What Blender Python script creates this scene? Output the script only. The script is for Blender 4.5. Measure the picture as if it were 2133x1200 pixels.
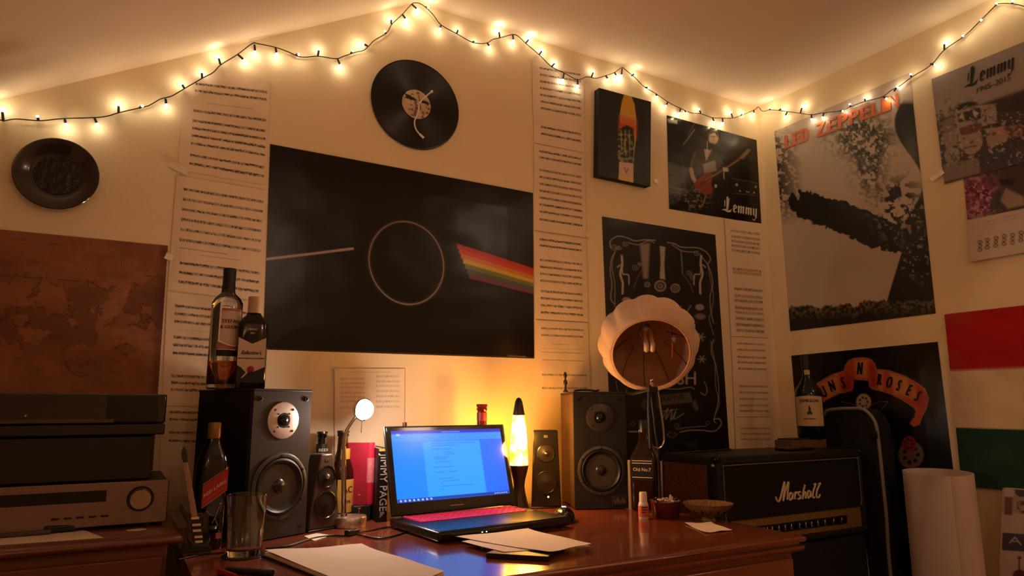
import bpy, math, random
import numpy as np
from mathutils import Vector, Matrix
random.seed(7)
for o in list(bpy.data.objects): bpy.data.objects.remove(o)
S = bpy.context.scene; COL = S.collection
PI = math.pi
# ------------------------------------------------------------ camera
YAW, PITCH, ROLL, FPX = 0.51971, 0.17413, -0.0019, 1419.64
CX, CY, CZ = -0.24716, -2.03278, 1.055
W = 2.2524            # the right wall stands at x = W, the back wall at y = 0
DZ = 0.75             # desk top
_f = np.array([math.sin(YAW)*math.cos(PITCH), math.cos(YAW)*math.cos(PITCH), math.sin(PITCH)])
_r = np.array([math.cos(YAW), -math.sin(YAW), 0.]); _u = np.cross(_r, _f)
_c, _s = math.cos(ROLL), math.sin(ROLL)
_r, _u = _c*_r+_s*_u, -_s*_r+_c*_u
CAM = np.array([CX, CY, CZ])
cd = bpy.data.cameras.new('camera'); co = bpy.data.objects.new('camera', cd); COL.objects.link(co)
cd.sensor_width = 36; cd.lens = FPX*36/2133; cd.clip_start = .02
co.matrix_world = Matrix(((_r[0], _u[0], -_f[0], CX), (_r[1], _u[1], -_f[1], CY), (_r[2], _u[2], -_f[2], CZ), (0, 0, 0, 1)))
S.camera = co
S.view_settings.view_transform = 'Standard'; S.view_settings.look = 'None'
S.view_settings.gamma = 1; S.view_settings.use_curve_mapping = False
S.view_settings.exposure = 0.2
# ------------------------------------------------------------ world and fill light
wd = bpy.data.worlds.new('world'); S.world = wd; wd.use_nodes = True
wd.node_tree.nodes['Background'].inputs[0].default_value = (.9, .55, .35, 1)
wd.node_tree.nodes['Background'].inputs[1].default_value = .02
P_BULB, P_FILL = .030, 21.0
def point_light(name, loc, power, col, r=.05, parent=None):
    l = bpy.data.lights.new(name, 'POINT'); l.energy = power; l.color = col; l.shadow_soft_size = r
    o = bpy.data.objects.new(name, l); COL.objects.link(o); o.location = loc
    if parent: o.parent = parent
    return o
# added fill lights behind the camera, standing for no seen lamp
up = bpy.data.lights.new('up_fill', 'SPOT'); up.energy = P_FILL*1.25; up.color = (1, .62, .44); up.spot_size = math.radians(155); up.spot_blend = 1; up.shadow_soft_size = .12
uo = bpy.data.objects.new('up_fill', up); COL.objects.link(uo); uo.location = (-.75, -2.5, 1.25); uo.rotation_euler = (math.radians(180), 0, 0)  # added upward spot, unseen, brightens the sloping ceiling
point_light('room_fill', (1.95, -2.25, 2.25), P_FILL*.22, (1, .70, .50), .10)
point_light('room_fill', (.5, -3.4, 2.2), P_FILL*.35, (1, .66, .48), .10)
# ------------------------------------------------------------ geometry of sight lines (plane intersections)
def hit(px, py, n, d):
    v = _f+_r*(px-1066.5)/FPX-_u*(py-600)/FPX
    n = np.array(n, float); t = (d-CAM@n)/(v@n); return CAM+t*v
def aty(px, py, y=0.): return hit(px, py, (0, 1, 0), y)
def atx(px, py, x=W): return hit(px, py, (1, 0, 0), x)
def atz(px, py, z=DZ): return hit(px, py, (0, 0, 1), z)
def proj(P):
    d = np.asarray(P, float)-CAM; z = d@_f
    return 1066.5+FPX*(d@_r)/z, 600-FPX*(d@_u)/z
def zrow(x, y, py):      # height at which (x, y) sits on image row py
    lo, hi = -1., 4.
    for _ in range(40):
        m = (lo+hi)/2
        if proj((x, y, m))[1] > py: lo = m
        else: hi = m
    return lo
def xcol(px, y, z):     # x at which (x, y, z) sits on image column px
    lo, hi = -3., 4.
    for _ in range(40):
        m = (lo+hi)/2
        if proj((m, y, z))[0] < px: lo = m
        else: hi = m
    return lo
# ------------------------------------------------------------ colours / materials
def lin(c):
    if isinstance(c, str): c = [int(c[i:i+2], 16) for i in (0, 2, 4)]
    c = [v/255. for v in c]
    return tuple(v/12.92 if v <= .04045 else ((v+.055)/1.055)**2.4 for v in c)
MATS = {}
def mat(name, col, rough=.5, metal=0., var=.1, scale=25., bump=0., bscale=None, coat=0., trans=0., emis=None, estr=0., ior=1.45, stretch=None, sheen=0., subs=0.):
    if name in MATS: return MATS[name]
    m = bpy.data.materials.new(name); m.use_nodes = True; nt = m.node_tree; b = nt.nodes['Principled BSDF']
    c = lin(col)
    tc = nt.nodes.new('ShaderNodeTexCoord'); mp = nt.nodes.new('ShaderNodeMapping')
    nt.links.new(tc.outputs['Object'], mp.inputs[0])
    if stretch: mp.inputs['Scale'].default_value = stretch
    nz = nt.nodes.new('ShaderNodeTexNoise'); nz.inputs['Scale'].default_value = scale; nz.inputs['Detail'].default_value = 4
    nt.links.new(mp.outputs[0], nz.inputs['Vector'])
    rp = nt.nodes.new('ShaderNodeValToRGB')
    rp.color_ramp.elements[0].position = .3; rp.color_ramp.elements[1].position = .7
    rp.color_ramp.elements[0].color = (*[v*(1-var) for v in c], 1); rp.color_ramp.elements[1].color = (*[min(1, v*(1+var)) for v in c], 1)
    nt.links.new(nz.outputs[0], rp.inputs[0]); nt.links.new(rp.outputs[0], b.inputs['Base Color'])
    b.inputs['Roughness'].default_value = rough; b.inputs['Metallic'].default_value = metal
    b.inputs['Coat Weight'].default_value = coat; b.inputs['Coat Roughness'].default_value = .08
    b.inputs['Transmission Weight'].default_value = trans; b.inputs['IOR'].default_value = ior
    if sheen: b.inputs['Sheen Weight'].default_value = sheen
    if subs: b.inputs['Subsurface Weight'].default_value = subs
    if bump:
        n2 = nt.nodes.new('ShaderNodeTexNoise'); n2.inputs['Scale'].default_value = bscale or scale*3; n2.inputs['Detail'].default_value = 3
        nt.links.new(mp.outputs[0], n2.inputs['Vector'])
        bp = nt.nodes.new('ShaderNodeBump'); bp.inputs['Strength'].default_value = bump; bp.inputs['Distance'].default_value = .004
        nt.links.new(n2.outputs[0], bp.inputs['Height']); nt.links.new(bp.outputs[0], b.inputs['Normal'])
    if emis:
        b.inputs['Emission Color'].default_value = (*lin(emis), 1); b.inputs['Emission Strength'].default_value = estr
    MATS[name] = m; return m
def print_mat(name, rough=.5, emit=0., bump=.15, bscale=9., spec=.5):
    if name in MATS: return MATS[name]
    m = bpy.data.materials.new(name); m.use_nodes = True; nt = m.node_tree; b = nt.nodes['Principled BSDF']
    a = nt.nodes.new('ShaderNodeAttribute'); a.attribute_name = 'print'
    nt.links.new(a.outputs['Color'], b.inputs['Base Color']); b.inputs['Roughness'].default_value = rough
    b.inputs['Specular IOR Level'].default_value = spec
    if emit:
        nt.links.new(a.outputs['Color'], b.inputs['Emission Color']); b.inputs['Emission Strength'].default_value = emit
        b.inputs['Base Color'].default_value = (.01, .01, .01, 1)
        for l in list(b.inputs['Base Color'].links): nt.links.remove(l)
    if bump:
        tc = nt.nodes.new('ShaderNodeTexCoord'); n2 = nt.nodes.new('ShaderNodeTexNoise'); n2.inputs['Scale'].default_value = bscale; n2.inputs['Detail'].default_value = 1.5
        nt.links.new(tc.outputs['Object'], n2.inputs['Vector'])
        bp = nt.nodes.new('ShaderNodeBump'); bp.inputs['Strength'].default_value = bump; bp.inputs['Distance'].default_value = .02
        nt.links.new(n2.outputs[0], bp.inputs['Height']); nt.links.new(bp.outputs[0], b.inputs['Normal'])
    MATS[name] = m; return m
# ------------------------------------------------------------ object helpers
def tag(o, label=None, cat=None, group=None, kind=None):
    if label: o['label'] = label
    if cat: o['category'] = cat
    if group: o['group'] = group
    if kind: o['kind'] = kind
    return o
def thing(name, label, cat, loc=(0, 0, 0), rz=0., group=None):
    o = bpy.data.objects.new(name, None); COL.objects.link(o); o.empty_display_size = .05
    o.location = Vector([float(v) for v in loc]); o.rotation_euler = (0, 0, rz)
    return tag(o, label, cat, group)
class MB:
    def __init__(s): s.v = []; s.f = []; s.m = []; s.T = Matrix()
    def add(s, vs, fs, mi=0):
        k = len(s.v); s.v += [tuple(s.T @ Vector([float(a) for a in v])) for v in vs]
        s.f += [tuple(i+k for i in f) for f in fs]; s.m += [mi]*len(fs); return s
    def box(s, x0, x1, y0, y1, z0, z1, mi=0):
        return s.add([(x0, y0, z0), (x1, y0, z0), (x1, y1, z0), (x0, y1, z0), (x0, y0, z1), (x1, y0, z1), (x1, y1, z1), (x0, y1, z1)],
                     [(0, 3, 2, 1), (4, 5, 6, 7), (0, 1, 5, 4), (1, 2, 6, 5), (2, 3, 7, 6), (3, 0, 4, 7)], mi)
    def rings(s, rs, mi=0, cap0=True, cap1=True, closed=False):
        n = len(rs[0]); vs = [p for r in rs for p in r]; fs = []
        k = len(rs)
        for i in range(k if closed else k-1):
            a, b = i*n, ((i+1) % k)*n
            for j in range(n): fs.append((a+j, a+(j+1) % n, b+(j+1) % n, b+j))
        if not closed:
            if cap0: fs.append(tuple(range(n-1, -1, -1)))
            if cap1: fs.append(tuple(range((k-1)*n, k*n)))
        return s.add(vs, fs, mi)
    def lathe(s, prof, seg=32, c=(0, 0, 0), mi=0, sq=0., ex=1., ey=1., cap0=True, cap1=True, axis='z'):
        rs = []
        for r, z in prof:
            ring = []
            for j in range(seg):
                a = 2*PI*(j+.5)/seg; ca, sa = math.cos(a), math.sin(a)
                if sq:
                    n = 2+sq*10; q = (abs(ca)**n+abs(sa)**n)**(-1./n)
                else: q = 1.
                x, y = r*q*ca*ex, r*q*sa*ey
                if axis == 'z': ring.append((c[0]+x, c[1]+y, c[2]+z))
                elif axis == 'y': ring.append((c[0]+x, c[1]-z, c[2]+y))   # grows towards -y
                else: ring.append((c[0]-z, c[1]-x, c[2]+y))             # grows towards -x
            rs.append(ring)
        return s.rings(rs, mi, cap0, cap1)
    def tube(s, pts, r, seg=8, mi=0, closed=False, flat=None):
        P = [Vector([float(a) for a in p]) for p in pts]; n = len(P); rs = []
        up = None
        for i, p in enumerate(P):
            a = P[(i-1) % n] if (closed or i > 0) else p; b = P[(i+1) % n] if (closed or i < n-1) else p
            t = (b-a).normalized()
            if up is None: up = t.orthogonal().normalized()
            up = (up-t*up.dot(t))
            if up.length < 1e-6: up = t.orthogonal()
            up.normalize(); w = t.cross(up)
            rr = r[i] if isinstance(r, (list, tuple)) else r
            rs.append([p+(up*math.cos(2*PI*j/seg)+w*math.sin(2*PI*j/seg))*rr for j in range(seg)])
        return s.rings(rs, mi, closed=closed)
    def sphere(s, c, r, mi=0, seg=16, ez=1.):
        prof = [(r*math.sin(PI*k/seg)+1e-5, -r*ez*math.cos(PI*k/seg)) for k in range(seg+1)]
        return s.lathe(prof, seg*2, c, mi)
    def prism(s, pts, fn, mi=0, d=.001):     # outline pts(2D) lifted by fn(x,y,h) between h=0 and h=d
        n = len(pts)
        vs = [fn(x, y, 0) for x, y in pts]+[fn(x, y, d) for x, y in pts]
        fs = [tuple(range(n-1, -1, -1)), tuple(range(n, 2*n))]+[(i, (i+1) % n, n+(i+1) % n, n+i) for i in range(n)]
        return s.add(vs, fs, mi)
    def text(s, string, fn, mi=0, size=1., h=.0004, center=False):
        V, F = text_geo(string)
        if not V: return s
        x0 = (min(v[0] for v in V)+max(v[0] for v in V))/2 if center else 0
        y0 = (min(v[1] for v in V)+max(v[1] for v in V))/2 if center else 0
        return s.add([fn((x-x0)*size, (y-y0)*size, h) for x, y in V], F, mi)
    def build(s, name, mats, parent=None, bevel=0., smooth=True, ang=40, recenter=True, bseg=2):
        if not isinstance(mats, (list, tuple)): mats = [mats]
        c = Vector((0, 0, 0))
        if parent is None and recenter and s.v:
            xs = list(zip(*s.v)); c = Vector(((min(xs[0])+max(xs[0]))/2, (min(xs[1])+max(xs[1]))/2, min(xs[2])))
        me = bpy.data.meshes.new(name); me.from_pydata([tuple(Vector(v)-c) for v in s.v], [], s.f)
        for m in mats: me.materials.append(m)
        if len(mats) > 1: me.polygons.foreach_set('material_index', s.m)
        import bmesh as _b
        bm = _b.new(); bm.from_mesh(me); _b.ops.recalc_face_normals(bm, faces=bm.faces); bm.to_mesh(me); bm.free()
        if smooth:
            me.polygons.foreach_set('use_smooth', [True]*len(me.polygons)); me.set_sharp_from_angle(angle=math.radians(ang))
        o = bpy.data.objects.new(name, me); COL.objects.link(o); o.location = c
        if parent: o.parent = parent
        if bevel:
            b = o.modifiers.new('bevel', 'BEVEL'); b.width = bevel; b.segments = bseg; b.limit_method = 'ANGLE'; b.angle_limit = math.radians(50)
        return o
_TX = {}
def text_geo(string):
    if string in _TX: return _TX[string]
    cu = bpy.data.curves.new('t', 'FONT'); cu.body = string; cu.size = 1; cu.resolution_u = 3
    ob = bpy.data.objects.new('t', cu); COL.objects.link(ob); bpy.context.view_layer.update()
    me = bpy.data.meshes.new_from_object(ob.evaluated_get(bpy.context.evaluated_depsgraph_get()))
    V = [(v.co.x, v.co.y) for v in me.vertices]; F = [tuple(p.vertices) for p in me.polygons]
    bpy.data.objects.remove(ob); bpy.data.curves.remove(cu); bpy.data.meshes.remove(me)
    _TX[string] = (V, F); return V, F
def smooth_path(pts, n=6):
    P = [np.array(p, float) for p in pts]; out = []
    for i in range(len(P)-1):
        a = P[i-1] if i > 0 else P[i]; b, c = P[i], P[i+1]; d = P[i+2] if i+2 < len(P) else P[i+1]
        for k in range(n):
            t = k/n; out.append(.5*((2*b)+(-a+c)*t+(2*a-5*b+4*c-d)*t*t+(-a+3*b-3*c+d)*t**3))
    out.append(P[-1]); return [tuple(p) for p in out]
# ------------------------------------------------------------ printed sheets (a fine grid whose print is a colour attribute)
def vnoise(X, Y, sc, seed=0, octv=3):
    out = np.zeros_like(X); amp = 1.; tot = 0
    rng = np.random.RandomState(seed); tab = rng.rand(256, 256)
    x = X/sc; y = Y/sc
    for o in range(octv):
        xi = np.floor(x).astype(int); yi = np.floor(y).astype(int); fx = x-xi; fy = y-yi
        fx = fx*fx*(3-2*fx); fy = fy*fy*(3-2*fy)
        g = lambda a, b: tab[(a+o*17) & 255, (b+o*31) & 255]
        out += amp*((g(xi, yi)*(1-fx)+g(xi+1, yi)*fx)*(1-fy)+(g(xi, yi+1)*(1-fx)+g(xi+1, yi+1)*fx)*fy)
        tot += amp; amp *= .55; x = x*2.03; y = y*2.03
    return out/tot
class Art:
    def __init__(s, X, Y, base): s.X, s.Y = X, Y; s.c = np.tile(np.array(lin(base)), (len(X), 1))
    def mix(s, m, col, idx=None):
        c = np.array(lin(col)) if not isinstance(col, np.ndarray) else col
        if idx is None: s.c = s.c*(1-m[:, None])+c*m[:, None]
        else: s.c[idx] = s.c[idx]*(1-m[:, None])+c*m[:, None]
    def _near(s, pts, pad):
        p = np.array(pts, float); lo = p.min(0)-pad; hi = p.max(0)+pad
        return np.nonzero((s.X > lo[0]) & (s.X < hi[0]) & (s.Y > lo[1]) & (s.Y < hi[1]))[0]
    def _d(s, X, Y, pts, closed):
        p = np.array(pts, float); D = np.full(len(X), 1e9); n = len(p)
        for i in range(n if closed else n-1):
            a, b = p[i], p[(i+1) % n]; e = b-a; L = e@e+1e-9
            t = np.clip(((X-a[0])*e[0]+(Y-a[1])*e[1])/L, 0, 1)
            D = np.minimum(D, (X-a[0]-t*e[0])**2+(Y-a[1]-t*e[1])**2)
        return np.sqrt(D)
    def poly(s, pts, col, soft=1.5, a=1., rough=0., rs=8., seed=1):
        I = s._near(pts, soft+rough*2)
        if not len(I): return
        X, Y = s.X[I], s.Y[I]; D = s._d(X, Y, pts, True); ins = np.zeros(len(I), bool); n = len(pts)
        for i in range(n):
            (x1, y1), (x2, y2) = pts[i], pts[(i+1) % n]
            c = ((y1 > Y) != (y2 > Y)); xx = x1+(Y-y1)*(x2-x1)/((y2-y1) if y2 != y1 else 1e-9); ins ^= c & (X < xx)
        sd = np.where(ins, D, -D)
        if rough: sd = sd+(vnoise(X, Y, rs, seed, 3)-.5)*2*rough
        s.mix(a*np.clip(sd/soft+.5, 0, 1), col, I)
    def line(s, pts, w, col, soft=1.3, a=1., closed=False, curve=0):
        if curve: pts = smooth_path(pts, curve)
        I = s._near(pts, w+soft)
        if not len(I): return
        D = s._d(s.X[I], s.Y[I], pts, closed); s.mix(a*np.clip((w/2-D)/soft+.5, 0, 1), col, I)
    def ell(s, cx, cy, rx, ry, col, soft=1.5, a=1., rot=0.):
        I = s._near([(cx-rx-ry, cy-ry-rx), (cx+rx+ry, cy+ry+rx)], soft); X, Y = s.X[I]-cx, s.Y[I]-cy
        c, n = math.cos(rot), math.sin(rot); u = (X*c+Y*n)/rx; v = (-X*n+Y*c)/ry
        d = (1-np.sqrt(u*u+v*v))*min(rx, ry); s.mix(a*np.clip(d/soft+.5, 0, 1), col, I)
    def noise(s, mask, col, sc, thr, soft=.08, seed=1, a=1., octv=3):
        m = np.clip((vnoise(s.X, s.Y, sc, seed, octv)-thr)/soft+.5, 0, 1)*mask*a; s.mix(m, col)
def sheet(name, corners, nu, nv, art, m, off_n, base='ffffff', thick=.0006, wave=0., parent=None, space='px', extra=None, curl=0.):
    """corners: TL TR BR BL as 3D points; art paints through an Art in the picture plane or in page units (0..1, 0..1)"""
    TL, TR, BR, BL = [np.array(c, float) for c in corners]; n = np.array(off_n, float)
    u = np.linspace(0, 1, nu); v = np.linspace(0, 1, nv); U, V = np.meshgrid(u, v); U = U.ravel(); V = V.ravel()
    P = ((1-U)*(1-V))[:, None]*TL+(U*(1-V))[:, None]*TR+(U*V)[:, None]*BR+((1-U)*V)[:, None]*BL
    if space == 'px': X, Y = proj(P)
    else:
        X, Y = U.copy(), V.copy()
    A = Art(X, Y, base); art(A)
    h = np.zeros(len(U))
    EW = lambda a, b: np.clip(np.minimum(np.minimum(a, 1-a), np.minimum(b, 1-b))/.12, 0, 1)
    if wave: h = wave*vnoise(U*5, V*5, 1., 3, 2)*EW(U, V)
    if curl: h = h+curl*(V**3)
    P2 = P+n*h[:, None]
    c0 = P.mean(0); c0[2] = P[:, 2].min()
    verts = [tuple(p) for p in (P2-c0)]; N = nu*nv
    i = np.arange(nv-1)[:, None]*nu+np.arange(nu-1)[None]; i = i.ravel()
    F = np.stack([i, i+nu, i+nu+1, i+1], 1).tolist()
    loop = list(range(nu))+[k*nu+nu-1 for k in range(1, nv)]+[(nv-1)*nu+k for k in range(nu-2, -1, -1)]+[k*nu for k in range(nv-2, 0, -1)]
    verts += [tuple(np.array(verts[k])-n*thick) for k in loop]; L = len(loop)
    for k in range(L): F.append([loop[k], loop[(k+1) % L], N+(k+1) % L, N+k])
    if not curl: F.append([N+k for k in range(L)])
    cols = np.ones((len(verts), 4)); cols[:N, :3] = A.c; cols[N:, :3] = A.c[loop]*.9
    ev, ef, ec = [], [], []
    if extra:
        for (vs, fs, col) in extra:
            k = len(verts)+len(ev); Q = np.array([np.array(q, float) for q in vs]); eu, evv = TR-TL, BL-TL
            G = np.array([[eu@eu, eu@evv], [eu@evv, evv@evv]]); uv = np.linalg.solve(G, np.array([(Q-TL)@eu, (Q-TL)@evv]))
            if wave: Q = Q+n*(wave*vnoise(np.clip(uv[0], 0, 1)*5, np.clip(uv[1], 0, 1)*5, 1., 3, 2)*EW(uv[0], uv[1]))[:, None]
            ev += [tuple(q-c0) for q in Q]; ef += [[a+k for a in f] for f in fs]
            ec += [[*lin(col), 1]]*len(vs)
    if ev: cols = np.vstack([cols, np.array(ec)])
    me = bpy.data.meshes.new(name); me.from_pydata(verts+ev, [], F+ef)
    at = me.color_attributes.new('print', 'FLOAT_COLOR', 'POINT'); at.data.foreach_set('color', cols.astype(np.float32).ravel())
    me.materials.append(m); me.polygons.foreach_set('use_smooth', [True]*len(me.polygons)); me.set_sharp_from_angle(angle=.7)
    o = bpy.data.objects.new(name, me); COL.objects.link(o); o.location = Vector(c0.tolist())
    if parent: o.parent = parent
    return o
def px_text(string, ox, oy, ux, uy, vx, vy, plane, col, center=False):
    """lettering laid on a wall plane: origin and the directions of one em across and one em up"""
    V, F = text_geo(string)
    if center:
        mx = (min(a for a, b in V)+max(a for a, b in V))/2; my = (min(b for a, b in V)+max(b for a, b in V))/2
    else: mx = my = 0
    return ([plane(ox+(a-mx)*ux+(b-my)*vx, oy+(a-mx)*uy+(b-my)*vy) for a, b in V], F, col)
def black_letter(word, ox, oy, ux, uy, vx, vy, plane, col):
    """pointed broad-nib letters; units: x-height 1"""
    out = []
    def P(pts): out.append(([plane(ox+a*ux+b*vx, oy+a*uy+b*vy) for a, b in pts], [tuple(range(len(pts)))], col))
    def stem(x, y0, y1, w=.24):
        P([(x, y0+.12), (x+w/2, y0), (x+w, y0+.12), (x+w, y1-.12), (x+w/2, y1), (x, y1-.12)])
    x = 0
    for ch in word:
        if ch == 'L':
            stem(.35, .1, 2.0, .3); stem(.05, .55, 1.5, .13); P([(-.35, .05), (.1, .28), (.7, .12), (1.15, .35), (1.25, .5), (1.05, -.05), (.6, -.12), (.1, .05)])
            P([(.65, 1.6), (.85, 1.85), (.8, 1.5), (.68, .4), (.62, .4)]); x += 1.4
        elif ch == 'e':
            stem(x, 0, 1.0); P([(x+.1, .95), (x+.3, 1.12), (x+.58, .85), (x+.55, .6), (x+.2, .42), (x+.2, .52), (x+.36, .66), (x+.34, .85)])
            P([(x+.1, .1), (x+.3, -.05), (x+.58, .2), (x+.3, .16)]); x += .72
        elif ch == 'm':
            for k in range(3):
                stem(x+k*.36, -.02, 1.05)
                if k < 2: P([(x+k*.36+.2, .82), (x+k*.36+.42, 1.02), (x+k*.36+.42, .9), (x+k*.36+.2, .7)])
            x += 1.16
        elif ch == 'y':
            stem(x, .05, 1.05); stem(x+.4, -.3, 1.1); P([(x+.1, .1), (x+.3, -.04), (x+.45, .12), (x+.3, .1)])
            P([(x+.45, -.25), (x+.6, -.2), (x+.3, -.62), (x-.05, -.5), (x+.0, -.42), (x+.3, -.48)]); x += .75
    return out
onb = lambda e: (lambda x, y: aty(x, y, -e))
onr = lambda e: (lambda x, y: atx(x, y, W-e))
# ------------------------------------------------------------ the room shell
m_wall = mat('cream_paint', 'f0dab2', .75, var=.03, scale=6, bump=.12, bscale=90)
m_ceil = mat('ceiling_paint', 'efd8bd', .7, var=.02, scale=5, bump=.08, bscale=80)
m_floor = mat('carpet', '6a4a35', .95, var=.2, scale=80, bump=.5, bscale=300)
XL, YR, ZC, XA = -1.6, -3.9, 2.438, .534
ZL = ZC-.561*(XA-XL)
def struct(name, mb, m):
    o = mb.build(name, m, smooth=False, recenter=False); o['kind'] = 'structure'; return o
gable = [(XL, 0), (W, 0), (W, ZC), (XA, ZC), (XL, ZL)]
struct('wall_back', MB().prism(gable, lambda x, z, h: (x, h, z), d=.1), m_wall)
struct('wall_rear', MB().prism(gable, lambda x, z, h: (x, YR-h, z), d=.1), m_wall)
struct('wall_right', MB().box(W, W+.1, YR-.1, .1, 0, ZC+.1), m_wall)
struct('wall_left', MB().box(XL-.1, XL, YR-.1, .1, 0, ZL), m_wall)
struct('floor', MB().box(XL-.1, W+.1, YR-.1, .1, -.1, 0), m_floor)
struct('ceiling', MB().prism([(XL-.1, ZL-.0561), (XA, ZC), (W, ZC), (W, ZC+.1), (XA-.03, ZC+.1), (XL-.1, ZL+.05)], lambda x, z, h: (x, .1-h, z), d=.2-YR), m_ceil)
struct('baseboard_back', MB().box(XL, W, -.015, 0, 0, .1), mat('white_trim', 'd8c8a8', .5))
struct('baseboard_right', MB().box(W-.015, W, YR, -.016, 0, .1), mat('white_trim', 'd8c8a8', .5))
# ------------------------------------------------------------ wall pieces
m_gloss = print_mat('glossy_print', .25, bump=.3, bscale=4.5, spec=.32)
m_semi = print_mat('semi_gloss_print', .42, bump=.3, bscale=6)
m_paper = print_mat('paper_print', .75, bump=.25, bscale=12)
m_cloth = print_mat('cloth_print', .9, bump=.4, bscale=14, spec=.2)
NB, NR = (0, -1, 0), (-1, 0, 0)
cb = lambda P, e=.0015: [aty(x, y, -e) for x, y in P]
cr = lambda P, e=.0015: [atx(x, y, W-e) for x, y in P]
# --- the large black poster with stripes
def art_stripes(A):
    n = vnoise(A.X, A.Y, 60, 4, 3); A.mix(np.clip(n-.45, 0, 1)*.25, '2a2620')
    for k, c in enumerate(['b8332a', 'c9402a', 'cf7a2c', 'cfa83a', '6f7a2e', '4f5a55', '6a3f55']):
        f = lambda t: (lambda a, b: (a+(b-a)*t))
        yL0, yL1 = 494, 566; yR0, yR1 = 561, 614
        a0 = yL0+(yL1-yL0)*k/7*1.0; a1 = yL0+(yL1-yL0)*(k+1)/7; b0 = yR0+(yR1-yR0)*k/7; b1 = yR0+(yR1-yR0)*(k+1)/7
        x0 = 952
        A.poly([(x0+k*4, a0+14), (1116, b0), (1116, b1), (x0+k*4, a1+14)], c, 1.2)
    A.line([(545, 541), (640, 530), (735, 518)], 4.6, 'b09a90', 1.6)
    ring = [(846+78*math.cos(t*PI/24), 548+86*math.sin(t*PI/24)+.1*78*math.cos(t*PI/24)) for t in range(48)]
    A.line(ring, 9, '3a2a1c', 8, .6, closed=True); A.line(ring, 2.0, '9a857a', 1.5, closed=True)
    A.line([(1058, 741), (1095, 743)], 1.5, '8a8078', 1.2, .7)
    A.line([(560, 727), (1112, 745)], 1.4, '4a3c34', 1.2, .8)
tag(sheet('poster', cb([(563, 300), (1110, 402), (1113, 747), (548, 728)]), 300, 220, art_stripes, m_gloss, NB, '0d0b09', wave=.004),
    'wide glossy black poster with slanting rainbow-coloured stripes above the laptop', 'poster')
# --- pale poster with orange lettering on the right wall
def art_pale(A):
    X, Y = A.X, A.Y
    A.mix(np.clip((vnoise(X, Y, 90, 3, 2)-.3)*.7, 0, 1), 'a8988a')
    lx = np.clip(1-(X-1613-(Y-274)*.08)/52, 0, 1)*np.clip((470-Y)/60, 0, 1)*np.clip((Y-262)/40, .2, 1)
    A.noise(lx**.7, '2a2522', 6, .46, .12, 5)
    g = np.exp(-(((X-1795)/62)**2+((Y-285)/42)**2)*1.1)+.8*np.exp(-(((X-1812)/30)**2+((Y-350)/55)**2))
    A.noise(np.clip(g*1.5, 0, 1), '4a463e', 9, .5, .16, 8, .95); A.noise(np.clip(g*1.4, 0, 1), '25211c', 5, .56, .08, 9)
    # three staggered slabs, rough dark brushwork
    A.poly([(1652, 398), (1672, 428), (1762, 466), (1752, 486), (1662, 452), (1636, 418)], '0c0a08', 1.5, rough=7, rs=9)
    A.poly([(1664, 396), (1762, 420), (1858, 462), (1850, 506), (1770, 492), (1672, 450)], '0c0a08', 1.5, rough=7, rs=9, seed=4)
    A.poly([(1760, 452), (1906, 470), (1912, 520), (1868, 528), (1770, 498)], '0c0a08', 1.5, rough=9, rs=8, seed=6)
    A.line([(1690, 392), (1740, 398), (1800, 412), (1836, 428)], 4, 'c8b8a0', 2, .8, curve=4)
    side = np.clip((X-(1886+(Y-210)*.05-26*np.sin((Y-200)/38.)))/3, 0, 1)*np.clip((Y-206)/12, 0, 1)
    A.mix(side, '14110e'); A.mix(side*np.exp(-(((X-1898)/16)**2+((Y-320)/44)**2))*.8, '5a5f58')
    sp = np.exp(-(((X-1872)/42)**2+((Y-425)/52)**2)); A.noise(np.clip(sp*1.5, 0, 1), '0c0a08', 11, .52, .06, 12); A.noise(np.clip(sp*1.3, 0, 1)*np.clip((Y-400)/30, 0, 1), 'cdb9a0', 8, .6, .06, 13)
    A.poly([(1880, 522), (1960, 470), (1975, 700), (1826, 700), (1850, 620)], '0c0a08', 1.5)
    A.noise(np.clip((X-1870)/20, 0, 1)*np.clip((Y-460)/20, 0, 1)*np.clip((600-Y)/40, 0, 1), '8a8078', 6, .68, .06, 14)
    hill = 640-(X-1645)*.06+(vnoise(X, Y*0, 14, 2, 3)-.5)*22
    gm = np.clip((Y-hill)/3, 0, 1); A.mix(gm, '16130e'); A.noise(gm*np.clip((hill+32-Y)/20, 0, 1), '6a5c40', 5, .52, .1, 15)
orange = 'd46a38'
pz = onr(.0026)
def orange_title():
    out = []
    for word, x, y, x1, tall in (('LED', 1635, 309, 1686, 38.), ('ZEPPELIN', 1700, 286, 1874, 40.)):
        wts = [.55 if ch == 'I' else 1.0 for ch in word]; cell = (x1-x)/sum(wts); cx = x
        for ch, wt in zip(word, wts):
            V, F = text_geo(ch); a0 = min(a for a, b in V); a1 = max(a for a, b in V); k = cell*wt*.80/(a1-a0)
            for dx, dy in ((0, 0), (.9, -.3), (1.8, -.6), (2.7, -.9), (3.3, -1.1), (.4, 1.2), (1.3, .9), (2.2, .6), (3.0, .3)):
                pl = onr(.0045+.00007*(dx+dy+3)); xx = lambda a: cx+(a-a0)*k
                out.append(([pl(xx(a)+dx-b*3, y+(xx(a)-x)*-.375-b*tall+dy) for a, b in V], F, orange))
            cx += cell*wt
    return out
tag(sheet('poster', cr([(1613, 274), (1895, 152), (1949, 653), (1646, 690)]), 230, 330, art_pale, m_semi, NR, 'c4b2a0', wave=.003, extra=orange_title()),
    'pale poster with orange title lettering over dark rough brush shapes', 'poster')
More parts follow.
